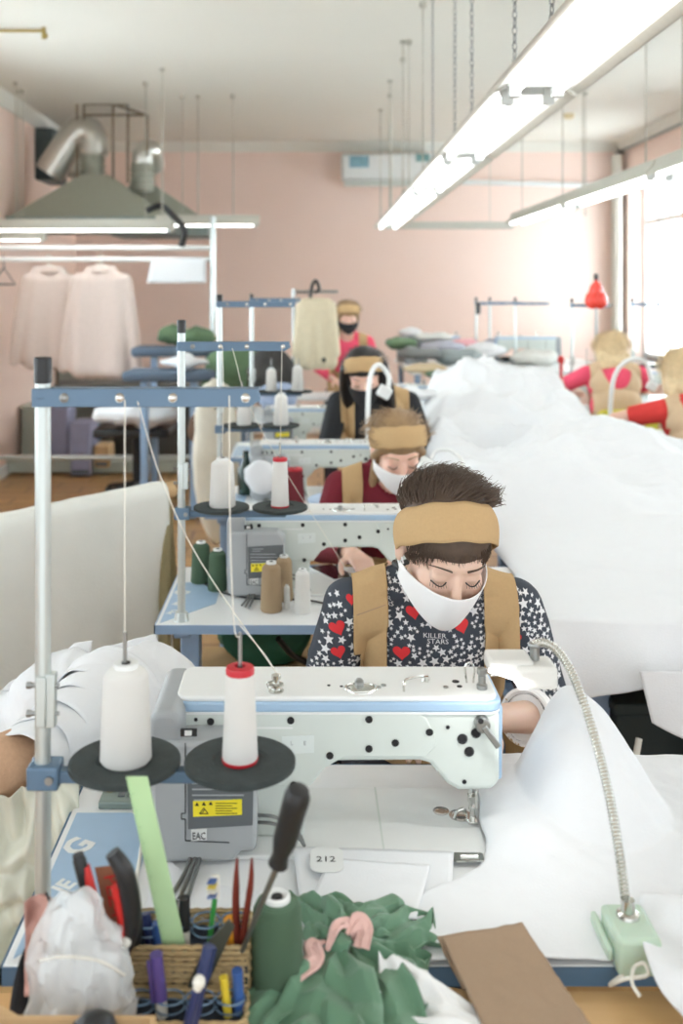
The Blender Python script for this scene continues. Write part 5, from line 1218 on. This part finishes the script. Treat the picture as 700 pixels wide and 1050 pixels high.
# nested wrapped layers around the roll, running into the padding
ax0, ax1 = P(16, 790, 1.58), P(120, 728, 1.86); axd = (ax1-ax0)
M0, _ = axis_m(ax0, ax1); Q = M0.to_3x3()
for k in range(5):
    bm = BM()
    def lf(u, v, k=k):
        a = 2*PI*u; o = .02+k*.16; p = ax0+axd*(o+v*(1-o)); r = .058+.009*k+v*.03+.006*fn(a*1.3, v*4, k)+.004*math.sin(a*3+k)-.03*max(0, v-.6)
        return p+Q @ Vector((r*math.cos(a), r*math.sin(a), 0))
    grid(bm, lf, 60, 20); bmesh.ops.remove_doubles(bm, verts=bm.verts, dist=.0004); obj('layer', bm, M_cloth, bn, sharp=False, solid=.0015)
bm = BM(); cc = P(95, 760, 1.88)
for px, py, Y, r in ((118, 722, 1.92, (.12, .12, .10)), (158, 706, 1.98, (.085, .1, .085)), (70, 725, 1.95, (.13, .12, .10)), (10, 762, 1.95, (.16, .12, .09)), (70, 800, 1.92, (.15, .12, .13)), (130, 770, 1.93, (.09, .1, .12)), (30, 860, 1.85, (.14, .12, .12)), (90, 880, 1.84, (.12, .12, .13)), (172, 730, 1.96, (.05, .07, .09))):
    ball(bm, P(px, py, Y), r, 30)
me = bake(bm, .007, 3)
for v in me.vertices:
    q = v.co; v.co = q+(q-cc).normalized()*(.016*ridge(q.x*.7+.8*q.z, q.z*.4-q.x*.5, 2, 9)+.007*ridge(q.x+q.z*1.2, q.z, 6, 24)-.01)
obj('padding', me, M_cloth, bn, sharp=False)
for k, (pts) in enumerate(([(0, 715), (50, 680), (95, 660), (90, 690), (30, 730)], [(60, 690), (120, 668), (160, 655), (168, 680), (110, 700)])):
    pp_ = [P(a, b, 2.0+.02*k) for a, b in pts]; quadcloth('white_garment_edge', [pp_[0], pp_[2], pp_[3], pp_[4]], M_cloth2, ['sheer white edge sticking up at the back of the bundle, left', 'sheer white edge sticking up at the back of the bundle, right'][k], 'fabric', amp=.03, s=9, seed=k*4)
bm = BM()
def pf(u, v):
    px = -40+u*118+v*8; py = 808+v*200+12*math.sin(u*5); Y = 1.52-.03*v
    return P(px, py, Y)+Vector((0, .03*fn(u*4, v*4, 3)+.018*ridge(u*6, v*5, 1), .01*fn(u*7, v*7)))
grid(bm, pf, 50, 60); tag(obj('plastic_film', bm, mat('pale_green_film', (222, 224, 208), .35, alpha=.8, bump=.9, bscale=30), solid=.001, sharp=False), 'crumpled pale film hanging under the bundle at the left edge', 'film')

# ---------------------------------------------------------------- rack with two jumpers
YR = 8.0
rk = thing('clothes_rail', (X(110, YR), YR, 0), 'white wheeled clothes rail holding two pale pink jumpers', 'clothes rail')
zr = Z(266, YR); xl_, xr_ = X(-20, YR), X(218, YR)
for x, zt0 in ((xl_, zr+.03), (xr_, Z(222, YR))):
    bm = BM(); cyl(bm, (x, YR, .07), (x, YR, zt0), .024, seg=14); obj('post', bm, M_pole, rk)
    bm = BM(); box(bm, (x-.02, YR-.28, .06), (x+.02, YR+.28, .1)); ft = obj('foot', bm, M_pole, rk)
    for s in (-.25, .25): bm = BM(); cyl(bm, (x-.015, YR+s, .035), (x+.015, YR+s, .035), .035); obj('caster', bm, M_black, ft)
for zz, m_ in ((zr, M_white), (Z(254, YR), M_white), (Z(469, YR), M_pole)): bm = BM(); cyl(bm, (xl_, YR, zz), (xr_, YR, zz), .02, seg=12); obj('rod', bm, m_, rk)
M_knit = mat('pale_pink_knit', (216, 201, 193), .95, var=.06, scale=40, bump=.6, bscale=90)
def jumper(pxc, label, Y, w=28, ht=108, tw=0):
    t = thing('jumper', (X(pxc, Y), Y, Z(276+ht, Y)), label, 'jumper', 'jumpers on the clothes rail'); k = Y/F
    xc = X(pxc, Y); zt0 = Z(276, Y); bm = BM(); E = lambda x, z, r: ball(bm, (xc+x*k, Y, zt0-z*k), r, 20)
    cap(bm, (xc-(w-8)*k, Y, zt0-10*k), (xc+(w-8)*k, Y, zt0-10*k), .05, .05); cap(bm, (xc-12*k, Y, zt0-2*k), (xc+12*k, Y, zt0-2*k), .045, .045)
    for s in (-1, -.5, 0, .5, 1):
        cap(bm, (xc+s*(w-13)*k, Y, zt0-14*k), (xc+s*(w-9)*k*1.0, Y-.01*abs(s*3), zt0-(ht-10)*k), .085, .10)
    for s in (-1, 1):
        cap(bm, (xc+s*(w-5)*k, Y, zt0-12*k), (xc+s*(w+4)*k, Y-.02, zt0-(ht*.55)*k), .065, .055); cap(bm, (xc+s*(w+4)*k, Y-.02, zt0-ht*.55*k), (xc+s*(w+10)*k, Y-.03, zt0-(ht*.93)*k), .055, .042)
    M = Matrix.Translation((xc, Y, 0)) @ Matrix.Rotation(R(tw), 4, 'Z') @ Matrix.Translation((-xc, -Y, 0)); bm.transform(M)
    obj('knit', bake(bm, .016, 4), M_knit, t, sharp=False)
    bm = BM(); lathe(bm, (xc, Y, zt0-2*k), [(.075, -.02), (.085, .0), (.07, .03), (.055, .02), (.06, -.01)], 20); obj('collar', bm, M_knit, t)
    bm = BM(); tube(bm, [(xc-.14, Y, zt0-4*k), (xc, Y, zt0+.03), (xc+.14, Y, zt0-4*k)], .01, 8); tube(bm, [(xc, Y, zt0+.03), (xc, Y, zr-.03), (xc-.03, Y, zr+.0), (xc, Y, zr+.035), (xc+.03, Y, zr+.01)], .005, 8); obj('hanger', bm, M_wp, t)
jumper(50, 'left pale pink knitted jumper on the clothes rail', YR+.02, 25, 100, 18)
jumper(104, 'right pale pink knitted jumper on the clothes rail, nearer the post', YR-.1, 29, 110, -6)
t = thing('coat_hanger', (X(6, YR), YR, Z(292, YR)), 'empty dark hanger at the left end of the clothes rail', 'hanger')
bm = BM(); xh = X(4, YR); tube(bm, [(xh-.1, YR, zr-.2), (xh, YR, zr-.07), (xh+.09, YR, zr-.2), (xh-.1, YR, zr-.2)], .008, 6, smooth=False); tube(bm, [(xh, YR, zr-.07), (xh, YR, zr-.03), (xh-.02, YR, zr+.01), (xh, YR, zr+.03)], .005, 6); obj('wire', bm, M_black, t)
bm = BM(); xa, xb = X(156, YR), X(212, YR)
def pfn(u, v): return Vector((xa+(xb-xa)*u-.03*v*(1-u)*1.2, YR-.03-.02*v+.01*math.sin(u*6), zr+.01-.2*v))
grid(bm, pfn, 12, 8); tag(obj('white_sheet', bm, M_cloth, solid=.008), 'white paper pattern hanging from the clothes rail beside the post', 'sheet')

# ---------------------------------------------------------------- extractor hood and ducts
M_hood = mat('grey_green_hood', (158, 161, 147), .6, .1); M_duct = mat('duct_foil', (205, 205, 198), .3, .75)
YH = 8.72; hd = thing('extractor_hood', (X(97, YH), YH, Z(240, YH)), 'grey trapezoid extractor hood hanging at the back left', 'extractor hood')
def frustum(bm, x0, x1, x2, x3, zb, zt0, y0, y1, y2, y3):
    B = [bm.verts.new(p) for p in ((x0, y0, zb), (x1, y0, zb), (x1, y1, zb), (x0, y1, zb))]; T = [bm.verts.new(p) for p in ((x2, y2, zt0), (x3, y2, zt0), (x3, y3, zt0), (x2, y3, zt0))]
    bm.faces.new(B[::-1]); bm.faces.new(T); [bm.faces.new((B[k], B[(k+1) % 4], T[(k+1) % 4], T[k])) for k in range(4)]
bm = BM(); frustum(bm, -2.5, X(178, YH), X(84, YH), X(112, YH), Z(226, YH), Z(180, YH), YH-.35, YH+.4, YH-.05, YH+.25); obj('canopy', bm, M_hood, hd)
bm = BM(); frustum(bm, X(112, YH), X(212, YH), X(130, YH), X(150, YH), Z(226, YH), Z(184, YH), YH+.1, YH+.7, YH+.2, YH+.45); obj('side_canopy', bm, M_hood, hd)
bm = BM(); box(bm, (-2.51, YH-.36, Z(238, YH)), (X(178, YH), YH+.41, Z(225, YH))); box(bm, (X(112, YH), YH+.1, Z(241, YH)), (X(212, YH), YH+.71, Z(225, YH))); obj('skirt', bm, mat('hood_edge', (128, 140, 136), .5, .1), hd)
for a, b, m_ in (((95, 200), (95, 158), M_duct), ((146, 196), (146, 168), M_duct)):
    bm = BM(); y = YH+.1; cyl(bm, P(a[0], a[1], y), P(b[0], b[1], y), .10, seg=24)
    for k in range(4): torus(bm, P(a[0], b[1]+6+k*6, y), .10, .012, seg=24, s2=6)
    obj('riser', bm, M_hood, hd)
bm = BM(); y = YH+.1; tube(bm, [P(95, 160, y), P(94, 140, y), P(84, 134, y), P(72, 145, y), P(62, 160, y), P(50, 178, y)], .135, 24); 
for k in range(5): torus(bm, P(94-k*2.5, 158-k*6+k*k*.7, y), .13, .012, seg=24, s2=6)
tag(obj('duct', bm, M_duct), 'fat silver duct bending from the hood top towards the left wall', 'duct')
bm = BM(); tube(bm, [P(146, 170, y), P(147, 158, y), P(155, 154, y+.05), P(158, 170, y+.25)], .095, 20); tag(obj('duct', bm, M_duct), 'shorter silver duct elbow on the right side of the hood', 'duct')
bm = BM(); cap(bm, P(88, 158, y+.32), P(76, 174, y+.32), .09, .09, 20); tag(obj('duct', bm, M_duct), 'silver duct stub tilted behind the fat bent duct', 'duct')
fn_ = thing('wall_fan', (XL+.1, 9.9, Z(182, 9.9)), 'dark boxed fan on the left wall beside the silver duct', 'fan'); 
bm = BM(); box(bm, (XL, 9.35, Z(184, 9.35)), (XL+.17, 9.9, Z(131, 9.35))); obj('box', bm, mat('fan_dark', (70, 84, 86), .5), fn_, bev=.01)
bm = BM(); torus(bm, (XL+.175, 9.62, Z(156, 9.35)), .17, .02, Matrix.Rotation(PI/2, 4, 'Y')); 
for k in range(5): rbox(bm, Matrix.Translation((XL+.18, 9.62, Z(156, 9.35))) @ Matrix.Rotation(k*2*PI/5, 4, 'X') @ Matrix.Translation((0, 0, .08)) @ Matrix.Rotation(.4, 4, 'Z'), (.01, .07, .14))
obj('blades', bm, M_black, fn_)
fr = thing('rod_hanger', (X(115, YH), YH, Z(200, YH)), 'thin rusty hanger frame of rods above the extractor hood', 'rods')
for a, b in (((79, 78), (79, 190)), ((86, 102), (86, 150)), ((116, 86), (116, 190)), ((86, 102), (130, 101)), ((131, 118), (131, 188)), ((151, 118), (151, 160)), ((86, 118), (148, 118)), ((116, 88), (150, 118))):
    bm = BM(); p, q = P(*a, YH), P(*b, YH); p.z = min(p.z, ZC); q.z = min(q.z, ZC); tube(bm, [p, q], .012, 8, smooth=False); obj('rod', bm, mat('rusty_steel', (128, 116, 96), .6, .3), fr)
for px in (79, 116, 131): bm = BM(); p = P(px, 120, YH); cyl(bm, p, (p.x, p.y, ZC), .011, seg=8); obj('hanger_rod', bm, M_steel, fr)
bm = BM(); tube(bm, [P(150, 216, 7.75), P(165, 211, 7.75), P(178, 222, 7.72), P(189, 236, 7.7), P(186, 252, 7.75)], .025, 10); tag(obj('cable_coil', bm, M_black), 'thick black cable looped over the end of the long tube light', 'cable')

# ---------------------------------------------------------------- ironing benches and clutter behind the jumpers
M_iron = mat('ironing_pad_blue', (88, 104, 122), .8); M_lav = mat('lavender_panel', (150, 152, 178), .7); M_gcl = mat('green_garment', (92, 118, 88), .9, var=.2); M_dark = mat('dark_clutter', (58, 56, 54), .9, var=.3)
def iron_board(x0, x1, Y, z, label, m=M_iron):
    t = thing('ironing_table', ((x0+x1)/2, Y, 0), label, 'ironing table', 'ironing tables'); L = x1-x0
    bm = BM(); prism(bm, [(x0, Y-.2), (x0+L*.7, Y-.2), (x1-.08, Y-.13), (x1, Y), (x1-.08, Y+.13), (x0+L*.7, Y+.2), (x0, Y+.2)], z-.07, z, 'z'); obj('padded_board', bm, m, t, bev=.025)
    for s in (.2, .75):
        bm = BM(); box(bm, (x0+L*s-.03, Y-.16, .02), (x0+L*s+.03, Y+.16, .06)); box(bm, (x0+L*s-.025, Y-.04, .06), (x0+L*s+.025, Y+.04, z-.07)); obj('leg', bm, M_standl, t, bev=.006)
    return t
iron_board(X(138, 7.6), X(240, 7.6), 7.6, Z(355, 7.6), 'upper dark blue padded ironing table behind the jumpers')
iron_board(X(130, 6.9), X(222, 6.9), 6.9, Z(379, 6.9), 'lower dark blue padded ironing table in front of the other one')
iron_board(X(60, 9.7), X(260, 9.7), 9.7, Z(392, 9.7), 'long grey ironing table along the back wall', mat('grey_pad', (120, 122, 120), .8))
def lump(px, py, Y, w, h, m, label, name='garment_pile', cat='garment', d=None, group=None, seed=0, support=None):
    bm = BM(); k = Y/F; c = P(px, py, Y); ball(bm, c, (w*k/2, d or w*k/3, h*k/2), 28)
    for v in bm.verts:
        q = v.co; v.co = q+(q-c).normalized()*(.12*w*k*(fn(q.x+seed, q.z, q.y, 9)+.4*ridge(q.x, q.z+seed, q.y, 16)))
    return tag(obj(name, bm, m, sharp=False), label, cat, group)
lump(190, 345, 7.6, 62, 22, M_gcl, 'dark green garments heaped on the upper ironing table', seed=1)
lump(240, 385, 7.2, 60, 66, M_gcl, 'tall heap of green garments behind the white stand poles', seed=2)
lump(188, 371, 6.9, 48, 11, M_cloth, 'white cloth strip on the lower ironing table', seed=3)
lump(276, 386, 6.6, 44, 66, M_dark, 'dark grey draped garment behind the third thread stand', seed=4)
lump(284, 408, 6.2, 42, 34, mat('blue_grey_cloth', (150, 164, 190), .9), 'pale blue cloth behind the thread cones', seed=5)
lump(206, 440, 6.0, 26, 34, mat('brown_bag', (92, 70, 54), .8), 'brown bag behind the second thread stand', 'bag', 'bag', seed=6)
lump(222, 470, 5.9, 48, 170, mat('cream_garment', (206, 202, 188), .9), 'hanging cream garments between the stand poles', seed=7, d=.08)
lump(140, 424, 7.4, 84, 24, M_cloth, 'white cloth heaped on the dark chair at the back left', seed=8)
t = thing('office_chair', (X(140, 7.5), 7.5, 0), 'dark office chair under the white cloth at the back left', 'chair')
zc_ = Z(436, 7.5); xc_ = X(140, 7.5)
bm = BM(); box(bm, (xc_-.28, 7.25, zc_-.06), (xc_+.28, 7.75, zc_)); obj('seat', bm, M_black, t, bev=.02)
bm = BM(); cyl(bm, (xc_, 7.5, .1), (xc_, 7.5, zc_-.05), .03); obj('column', bm, M_black, t)
for k in range(5): a = 2*PI*k/5; bm = BM(); q = Vector((xc_+.3*math.cos(a), 7.5+.3*math.sin(a), .06)); cyl(bm, (xc_, 7.5, .12), q, .02, .015, 10); ball(bm, q-Vector((0, 0, .03)), .03, 12); obj('foot', bm, M_black, t)
def panel(px0, px1, py0, py1, Y, d, m, label, name, cat, feet=False):
    t = thing(name, (X((px0+px1)/2, Y), Y, Z(py1, Y)), label, cat); bm = BM(); box(bm, (X(px0, Y), Y, max(0, Z(py1, Y))), (X(px1, Y), Y+d, Z(py0, Y))); obj('body', bm, m, t, bev=.015)
    bm = BM(); box(bm, (X(px0+2, Y), Y-.012, Z(py1-2.5, Y)), (X(px1-2, Y), Y, Z(py1-6, Y))); obj('grille', bm, M_dgrey, t); return t
panel(72, 93, 433, 488, 8.35, .3, M_lav, 'tall lavender metal cabinet at the back left floor', 'metal_cabinet', 'cabinet')
panel(47, 70, 418, 486, 8.6, .3, M_lav, 'lavender control box of the ironing station', 'control_box', 'box')
panel(96, 112, 457, 480, 8.4, .25, M_card, 'small cardboard box on the floor beside the lavender cabinet', 'cardboard_box', 'box')
panel(148, 160, 435, 450, 8.1, .25, M_card, 'small brown carton right of the dark office chair', 'cardboard_box', 'box')
crate((XL+.03, 10.1, 0), (X(120, 9.8), 10.5, .85), mat('bench_grey', (150, 154, 146), .7), 'grey bench cabinet against the back wall behind the jumpers', 'cabinet', 'bench_cabinet')
crate((X(120, 9.2), 9.0, 0), (X(235, 9.2), 9.4, .62), mat('dark_shelf', (70, 68, 64), .8), 'dark low cabinet behind the ironing tables', 'cabinet', 'low_cabinet')
crate((XL+.03, 8.8, 0), (X(40, 8.9), 9.3, .55), mat('crate_pale', (176, 182, 170), .7), 'pale crate stacked at the far left wall', 'box', 'crate')
bm = BM(); box(bm, (X(5, 8.5), 8.45, .02), (X(185, 8.5), 8.55, .12)); tag(obj('low_kerb', bm, mat('pale_green_metal', (170, 178, 168), .6), bev=.01), 'pale long base beam on the floor under the ironing station', 'beam')
for px, c_, l_ in ((268, (190, 46, 60), 'red'), (205, (60, 100, 70), 'green')):
    pass

# beige coat on a stand
YM = 6.9; cs = thing('garment_stand', (X(305, YM), YM, 0), 'thin metal garment stand holding the beige coat', 'stand')
bm = BM(); cyl(bm, (X(301, YM), YM, 0), (X(301, YM), YM, Z(296, YM)), .012, seg=10); obj('post', bm, M_steel, cs)
bm = BM(); cyl(bm, (X(300, YM), YM, Z(299, YM)), (X(346, YM), YM, Z(299, YM)), .010, seg=10); cyl(bm, (X(301, YM), YM, Z(348, YM)), (X(342, YM), YM, Z(347, YM)), .010, seg=10); obj('rod', bm, M_steel, cs)
bm = BM(); cyl(bm, (X(301, YM), YM-.02, 0), (X(301, YM), YM-.02, .03), .2, seg=20); obj('base', bm, M_steel, cs)
M_coat = mat('beige_coat', (206, 195, 168), .9, var=.08, bump=.4, bscale=30)
co = thing('coat', (X(324, YM), YM-.1, Z(375, YM)), 'beige coat hanging on the metal stand with a black button', 'coat')
bm = BM(); kk = YM/F; cap(bm, P(313, 312, YM-.1), P(335, 312, YM-.1), .045, .045); 
for s in (-1, -.5, 0, .5, 1): cap(bm, P(324+s*9, 318, YM-.1), P(324+s*15, 372, YM-.1-.02*(abs(s) == .5)), .06, .05)
for s in (-1, 1): cap(bm, P(324+s*14, 314, YM-.1), P(324+s*20, 362, YM-.12), .045, .035)
obj('cloth', bake(bm, .012, 3), M_coat, co, sharp=False)
bm = BM(); tube(bm, [P(318, 306, YM), P(320, 293, YM), P(324, 288, YM), P(327, 297, YM), P(322, 300, YM)], .012, 8); obj('hanger', bm, M_black, co)
bm = BM(); ball(bm, P(332, 369, YM-.17), .016, 12); obj('button', bm, M_black, co)

# ---------------------------------------------------------------- far work tables and machines on the right
def work_table(x0, x1, y0, y1, z, label, m=None):
    t = thing('work_table', ((x0+x1)/2, (y0+y1)/2, 0), label, 'table', 'work tables at the back')
    bm = BM(); box(bm, (x0, y0, z-.03), (x1, y1, z)); obj('tabletop', bm, m or M_tabletop, t, bev=.004)
    for x in (x0+.05, x1-.05):
        for y in (y0+.05, y1-.05): bm = BM(); box(bm, (x-.02, y-.02, 0), (x+.02, y+.02, z-.03)); obj('leg', bm, M_standl, t)
work_table(-.42, .72, 5.95, 6.85, .77, 'white work table behind the black haired woman')
work_table(.75, 2.3, 7.0, 8.3, 1.0, 'long pale table covered with folded garments near the back')
work_table(2.36, 3.35, 6.9, 7.5, .78, 'work table under the window at the back right')
work_table(.9, 2.2, 6.35, 6.85, .78, 'work table in front of the blond woman in rose pink')
work_table(1.5, 2.8, 5.15, 5.6, .78, 'work table in front of the woman in red')
work_table(-.3, .6, 7.0, 7.35, .82, 'work table in front of the distant woman')
index_kids()
sk = ('warning_sticker', 'fine_print', 'cable')
for k, (px, Y, z, rz, l) in enumerate(((540, 7.8, 1.0, PI, 'grey machine on the long back table, seen left of the red balloon'), (440, 7.9, 1.0, .3, 'small pale machine on the long back table near the folded garments'), (668, 7.2, .78, 0, 'white machine in front of the bright window'), (600, 6.6, .78, PI, 'white machine on the table left of the blond woman in rose pink'), (398, 6.2, .77, 0, 'white machine on the table behind the black haired woman'))):
    r = copy_tree(ma, (X(px, Y), Y, z), l, 'sewing machines at the back', sk, rz)
st = [o for o in bpy.data.objects if o.name.startswith('thread_stand') and o.type == 'EMPTY']
for k, (px, Y, dz, l, m_) in enumerate(((488, 7.9, .2, 'faint thread stand on the long back table with a short dark clamp', 0), (502, 8.1, .12, 'faint thread stand right of the one with the dark clamp', 0), (586, 6.6, .0, 'thread stand beside the blond woman in rose pink', 0), (648, 7.2, -.02, 'thread stand in front of the bright window', 0), (528, 7.7, -.2, 'short thread stand near the grey machine on the back table', 0))):
    r = copy_tree(st[0], (X(px, Y), Y, .8), l, 'thread stands at the back')
    for ch in kids(r):
        pass
bm = BM(); cyl(bm, P(490, 322, 7.7), P(490, 310, 7.7), .018); tag(obj('dark_clamp', bm, M_black), 'small dark clamp on the pole near the back wall', 'clamp')
# garments on the back table
cols = [((96, 122, 92), 'green'), ((170, 172, 184), 'lilac grey'), ((206, 206, 200), 'white'), ((226, 170, 176), 'pink'), ((120, 124, 124), 'grey'), ((86, 108, 84), 'dark green'), ((190, 172, 140), 'beige'), ((214, 216, 218), 'off white'), ((140, 150, 150), 'blue grey')]
sp = [(412, 352, 7.3, 30, 12, 0, 'left of the others'), (428, 362, 7.1, 44, 12, 4, 'lying lowest beside the black haired woman'), (446, 345, 7.7, 36, 9, 2, 'topmost at the left'), (452, 356, 7.5, 40, 12, 1, 'in the middle of the row'), (470, 366, 7.2, 50, 14, 8, 'broad and low in the middle'), (476, 352, 7.8, 26, 10, 3, 'behind the white heap'), (495, 360, 7.7, 44, 14, 7, 'right of the pink one'), (512, 352, 8.0, 34, 12, 1, 'close to the grey machine'), (436, 378, 6.4, 40, 10, 6, 'nearest, just above the white heap'), (455, 384, 6.2, 36, 8, 5, 'flat beside the beige one'), (422, 342, 7.9, 26, 10, 7, 'small one at the far left'), (548, 366, 7.6, 50, 16, 2, 'under the grey machine')]
for k, (px, py, Y, w, h, ci, wh) in enumerate(sp):
    lump(px, py, Y, w, h, mat('garment_%s' % cols[ci][1].replace(' ', '_'), cols[ci][0], .9, var=.12), '%s folded garment on the back tables, %s' % (cols[ci][1], wh), 'folded_garment', 'garment', d=.16, group='garments piled on the back tables', seed=k*1.7)
# red balloons
rb = thing('red_balloons', P(611, 316, 6.3), 'cluster of shiny red balloons on a thin pole behind the blond woman', 'balloons')
M_ball = mat('red_balloon_rubber', (238, 62, 46), .15, coat=.6)
for px, py, r_ in ((607, 308, .05), (615, 308, .05), (611, 298, .045)):
    bm = BM(); lathe(bm, P(px, py, 6.3), [(.004, r_*1.5), (r_*.4, r_*1.2), (r_*.8, r_*.7), (r_, 0), (r_*.85, -r_*.6), (r_*.4, -r_*1.0), (.003, -r_*1.12)][::-1], 20); obj('balloon', bm, M_ball, rb)
bm = BM(); cyl(bm, P(611, 283, 6.32), (X(611, 6.32), 6.32, .78), .008); obj('pole', bm, M_steel, rb)
bm = BM(); cyl(bm, P(611, 290, 6.32), P(611, 281, 6.32), .014); obj('tip', bm, M_black, rb)
bm = BM(); ball(bm, P(575, 369, 6.45), (.022, .022, .028), 14); cyl(bm, P(575, 369, 6.45), (X(575, 6.45), 6.45, .78), .01); tag(obj('red_bobbin', bm, M_redg), 'small red bobbin on a stem left of the woman in rose pink', 'bobbin')
# white flexible lamps further back
def flex(pts, head, label, r=.007, hs=.045):
    t = thing('work_lamp', pts[0], label, 'lamp', 'white flexible work lamps'); bm = BM(); tube(bm, pts, r, 10); obj('arm', bm, M_white, t)
    bm = BM(); rbox(bm, Matrix.Translation(head) @ Matrix.Rotation(.5, 4, 'Y'), (hs, hs*.8, hs*.9)); obj('head', bm, M_white, t, bev=.008)
    p = Vector(pts[0]); bm = BM(); box(bm, p+Vector((-.03, -.03, -.015)), p+Vector((.03, .03, .012))); obj('base', bm, M_white, t, bev=.005)
flex([(X(378, 4.0), 4.02, .775), P(377, 420, 4.02), P(380, 385, 4.05), P(388, 374, 4.08), P(398, 385, 4.1), P(398, 398, 4.1)], P(394, 402, 4.1), 'white flexible lamp arching in front of the black haired woman', .010, .055)
flex([(X(476, 2.78), 2.80, .775), P(474, 490, 2.82), P(474, 474, 2.85), P(462, 462, 2.88), P(448, 462, 2.9), P(442, 470, 2.9)], P(438, 478, 2.9), 'white flexible lamp beside the woman in maroon', .006, .05)
bm = BM(); 
flex([(X(626, 5.2), 5.22, .795), P(627, 400, 5.2), P(634, 378, 5.2), P(648, 368, 5.2), P(662, 372, 5.2), P(668, 390, 5.2)], P(668, 396, 5.2), 'white flexible lamp arching behind the blond woman in rose pink', .012, .05)
# tape of small things on the middle tables
lump(266, 488, 3.75, 34, 34, M_cloth, 'white crumpled cloth on the third table beside the maroon cone', 'white_rag', 'cloth', seed=3)
lump(330, 512, 3.66, 30, 12, mat('pale_blue_cloth', (186, 204, 226), .9), 'pale blue rag on the third table', 'blue_rag', 'cloth', seed=6)
lump(425, 404, 4.95, 56, 12, M_cloth, 'flat white cloth spread on the fourth table beside the black haired woman', 'white_rag', 'cloth', seed=8)

# ---------------------------------------------------------------- camera and light
cam = bpy.data.objects.new('camera', bpy.data.cameras.new('camera')); COL.objects.link(cam)
cam.location = (0, 0, CH); cam.rotation_euler = (PI/2, 0, 0)
cam.data.sensor_fit = 'AUTO'; cam.data.sensor_width = 36; cam.data.lens = F/1050*36
cam.data.shift_x = (350-CX)/1050; cam.data.shift_y = -(525-CY)/1050
cam.data.clip_start = .05; cam.data.dof.use_dof = True; cam.data.dof.focus_distance = 1.72; cam.data.dof.aperture_fstop = 3.6
sc.camera = cam
w = bpy.data.worlds.new('world'); sc.world = w; w.use_nodes = True
w.node_tree.nodes['Background'].inputs['Color'].default_value = (.93, .97, 1.0, 1); w.node_tree.nodes['Background'].inputs['Strength'].default_value = WORLD
def area(x, y, z, sx, sy, e, rot=(0, 0, 0), col=(1, .99, .97)):
    l = bpy.data.lights.new('light', 'AREA'); l.shape = 'RECTANGLE'; l.size = sx; l.size_y = sy; l.energy = e; l.color = col
    o = bpy.data.objects.new('light', l); COL.objects.link(o); o.location = (x, y, z); o.rotation_euler = rot; return o
for (a, b), k in zip(seen_added_wins, (2.4, 1.2, .55, .5)): area(XR+.34, (a+b)/2, (wz0+wz1)/2, wz1-wz0, b-a, WIN*k, (0, R(90), 0), (.95, .98, 1))  # daylight panels; those after the first stand at added unseen windows
for (a, b), k in zip(added_lwins, (1.7, .8, .6)): area(XL-.34, (a+b)/2, (wz0+wz1)/2, wz1-wz0, b-a, WIN*k, (0, R(-90), 0), (.95, .98, 1))  # fill daylight through the added left windows
area(X(522, 1.37), 1.37, Z(692, 1.37), .05, .012, LAMP, (R(-20), R(12), 0))
sc.view_settings.view_transform = 'Standard'; sc.view_settings.look = 'None'; sc.view_settings.gamma = 1; sc.view_settings.use_curve_mapping = False
sc.view_settings.exposure = EXPO
sc.cycles.max_bounces = 8; sc.cycles.diffuse_bounces = 5; sc.cycles.transparent_max_bounces = 16
bpy.data.scenes.remove(TS)
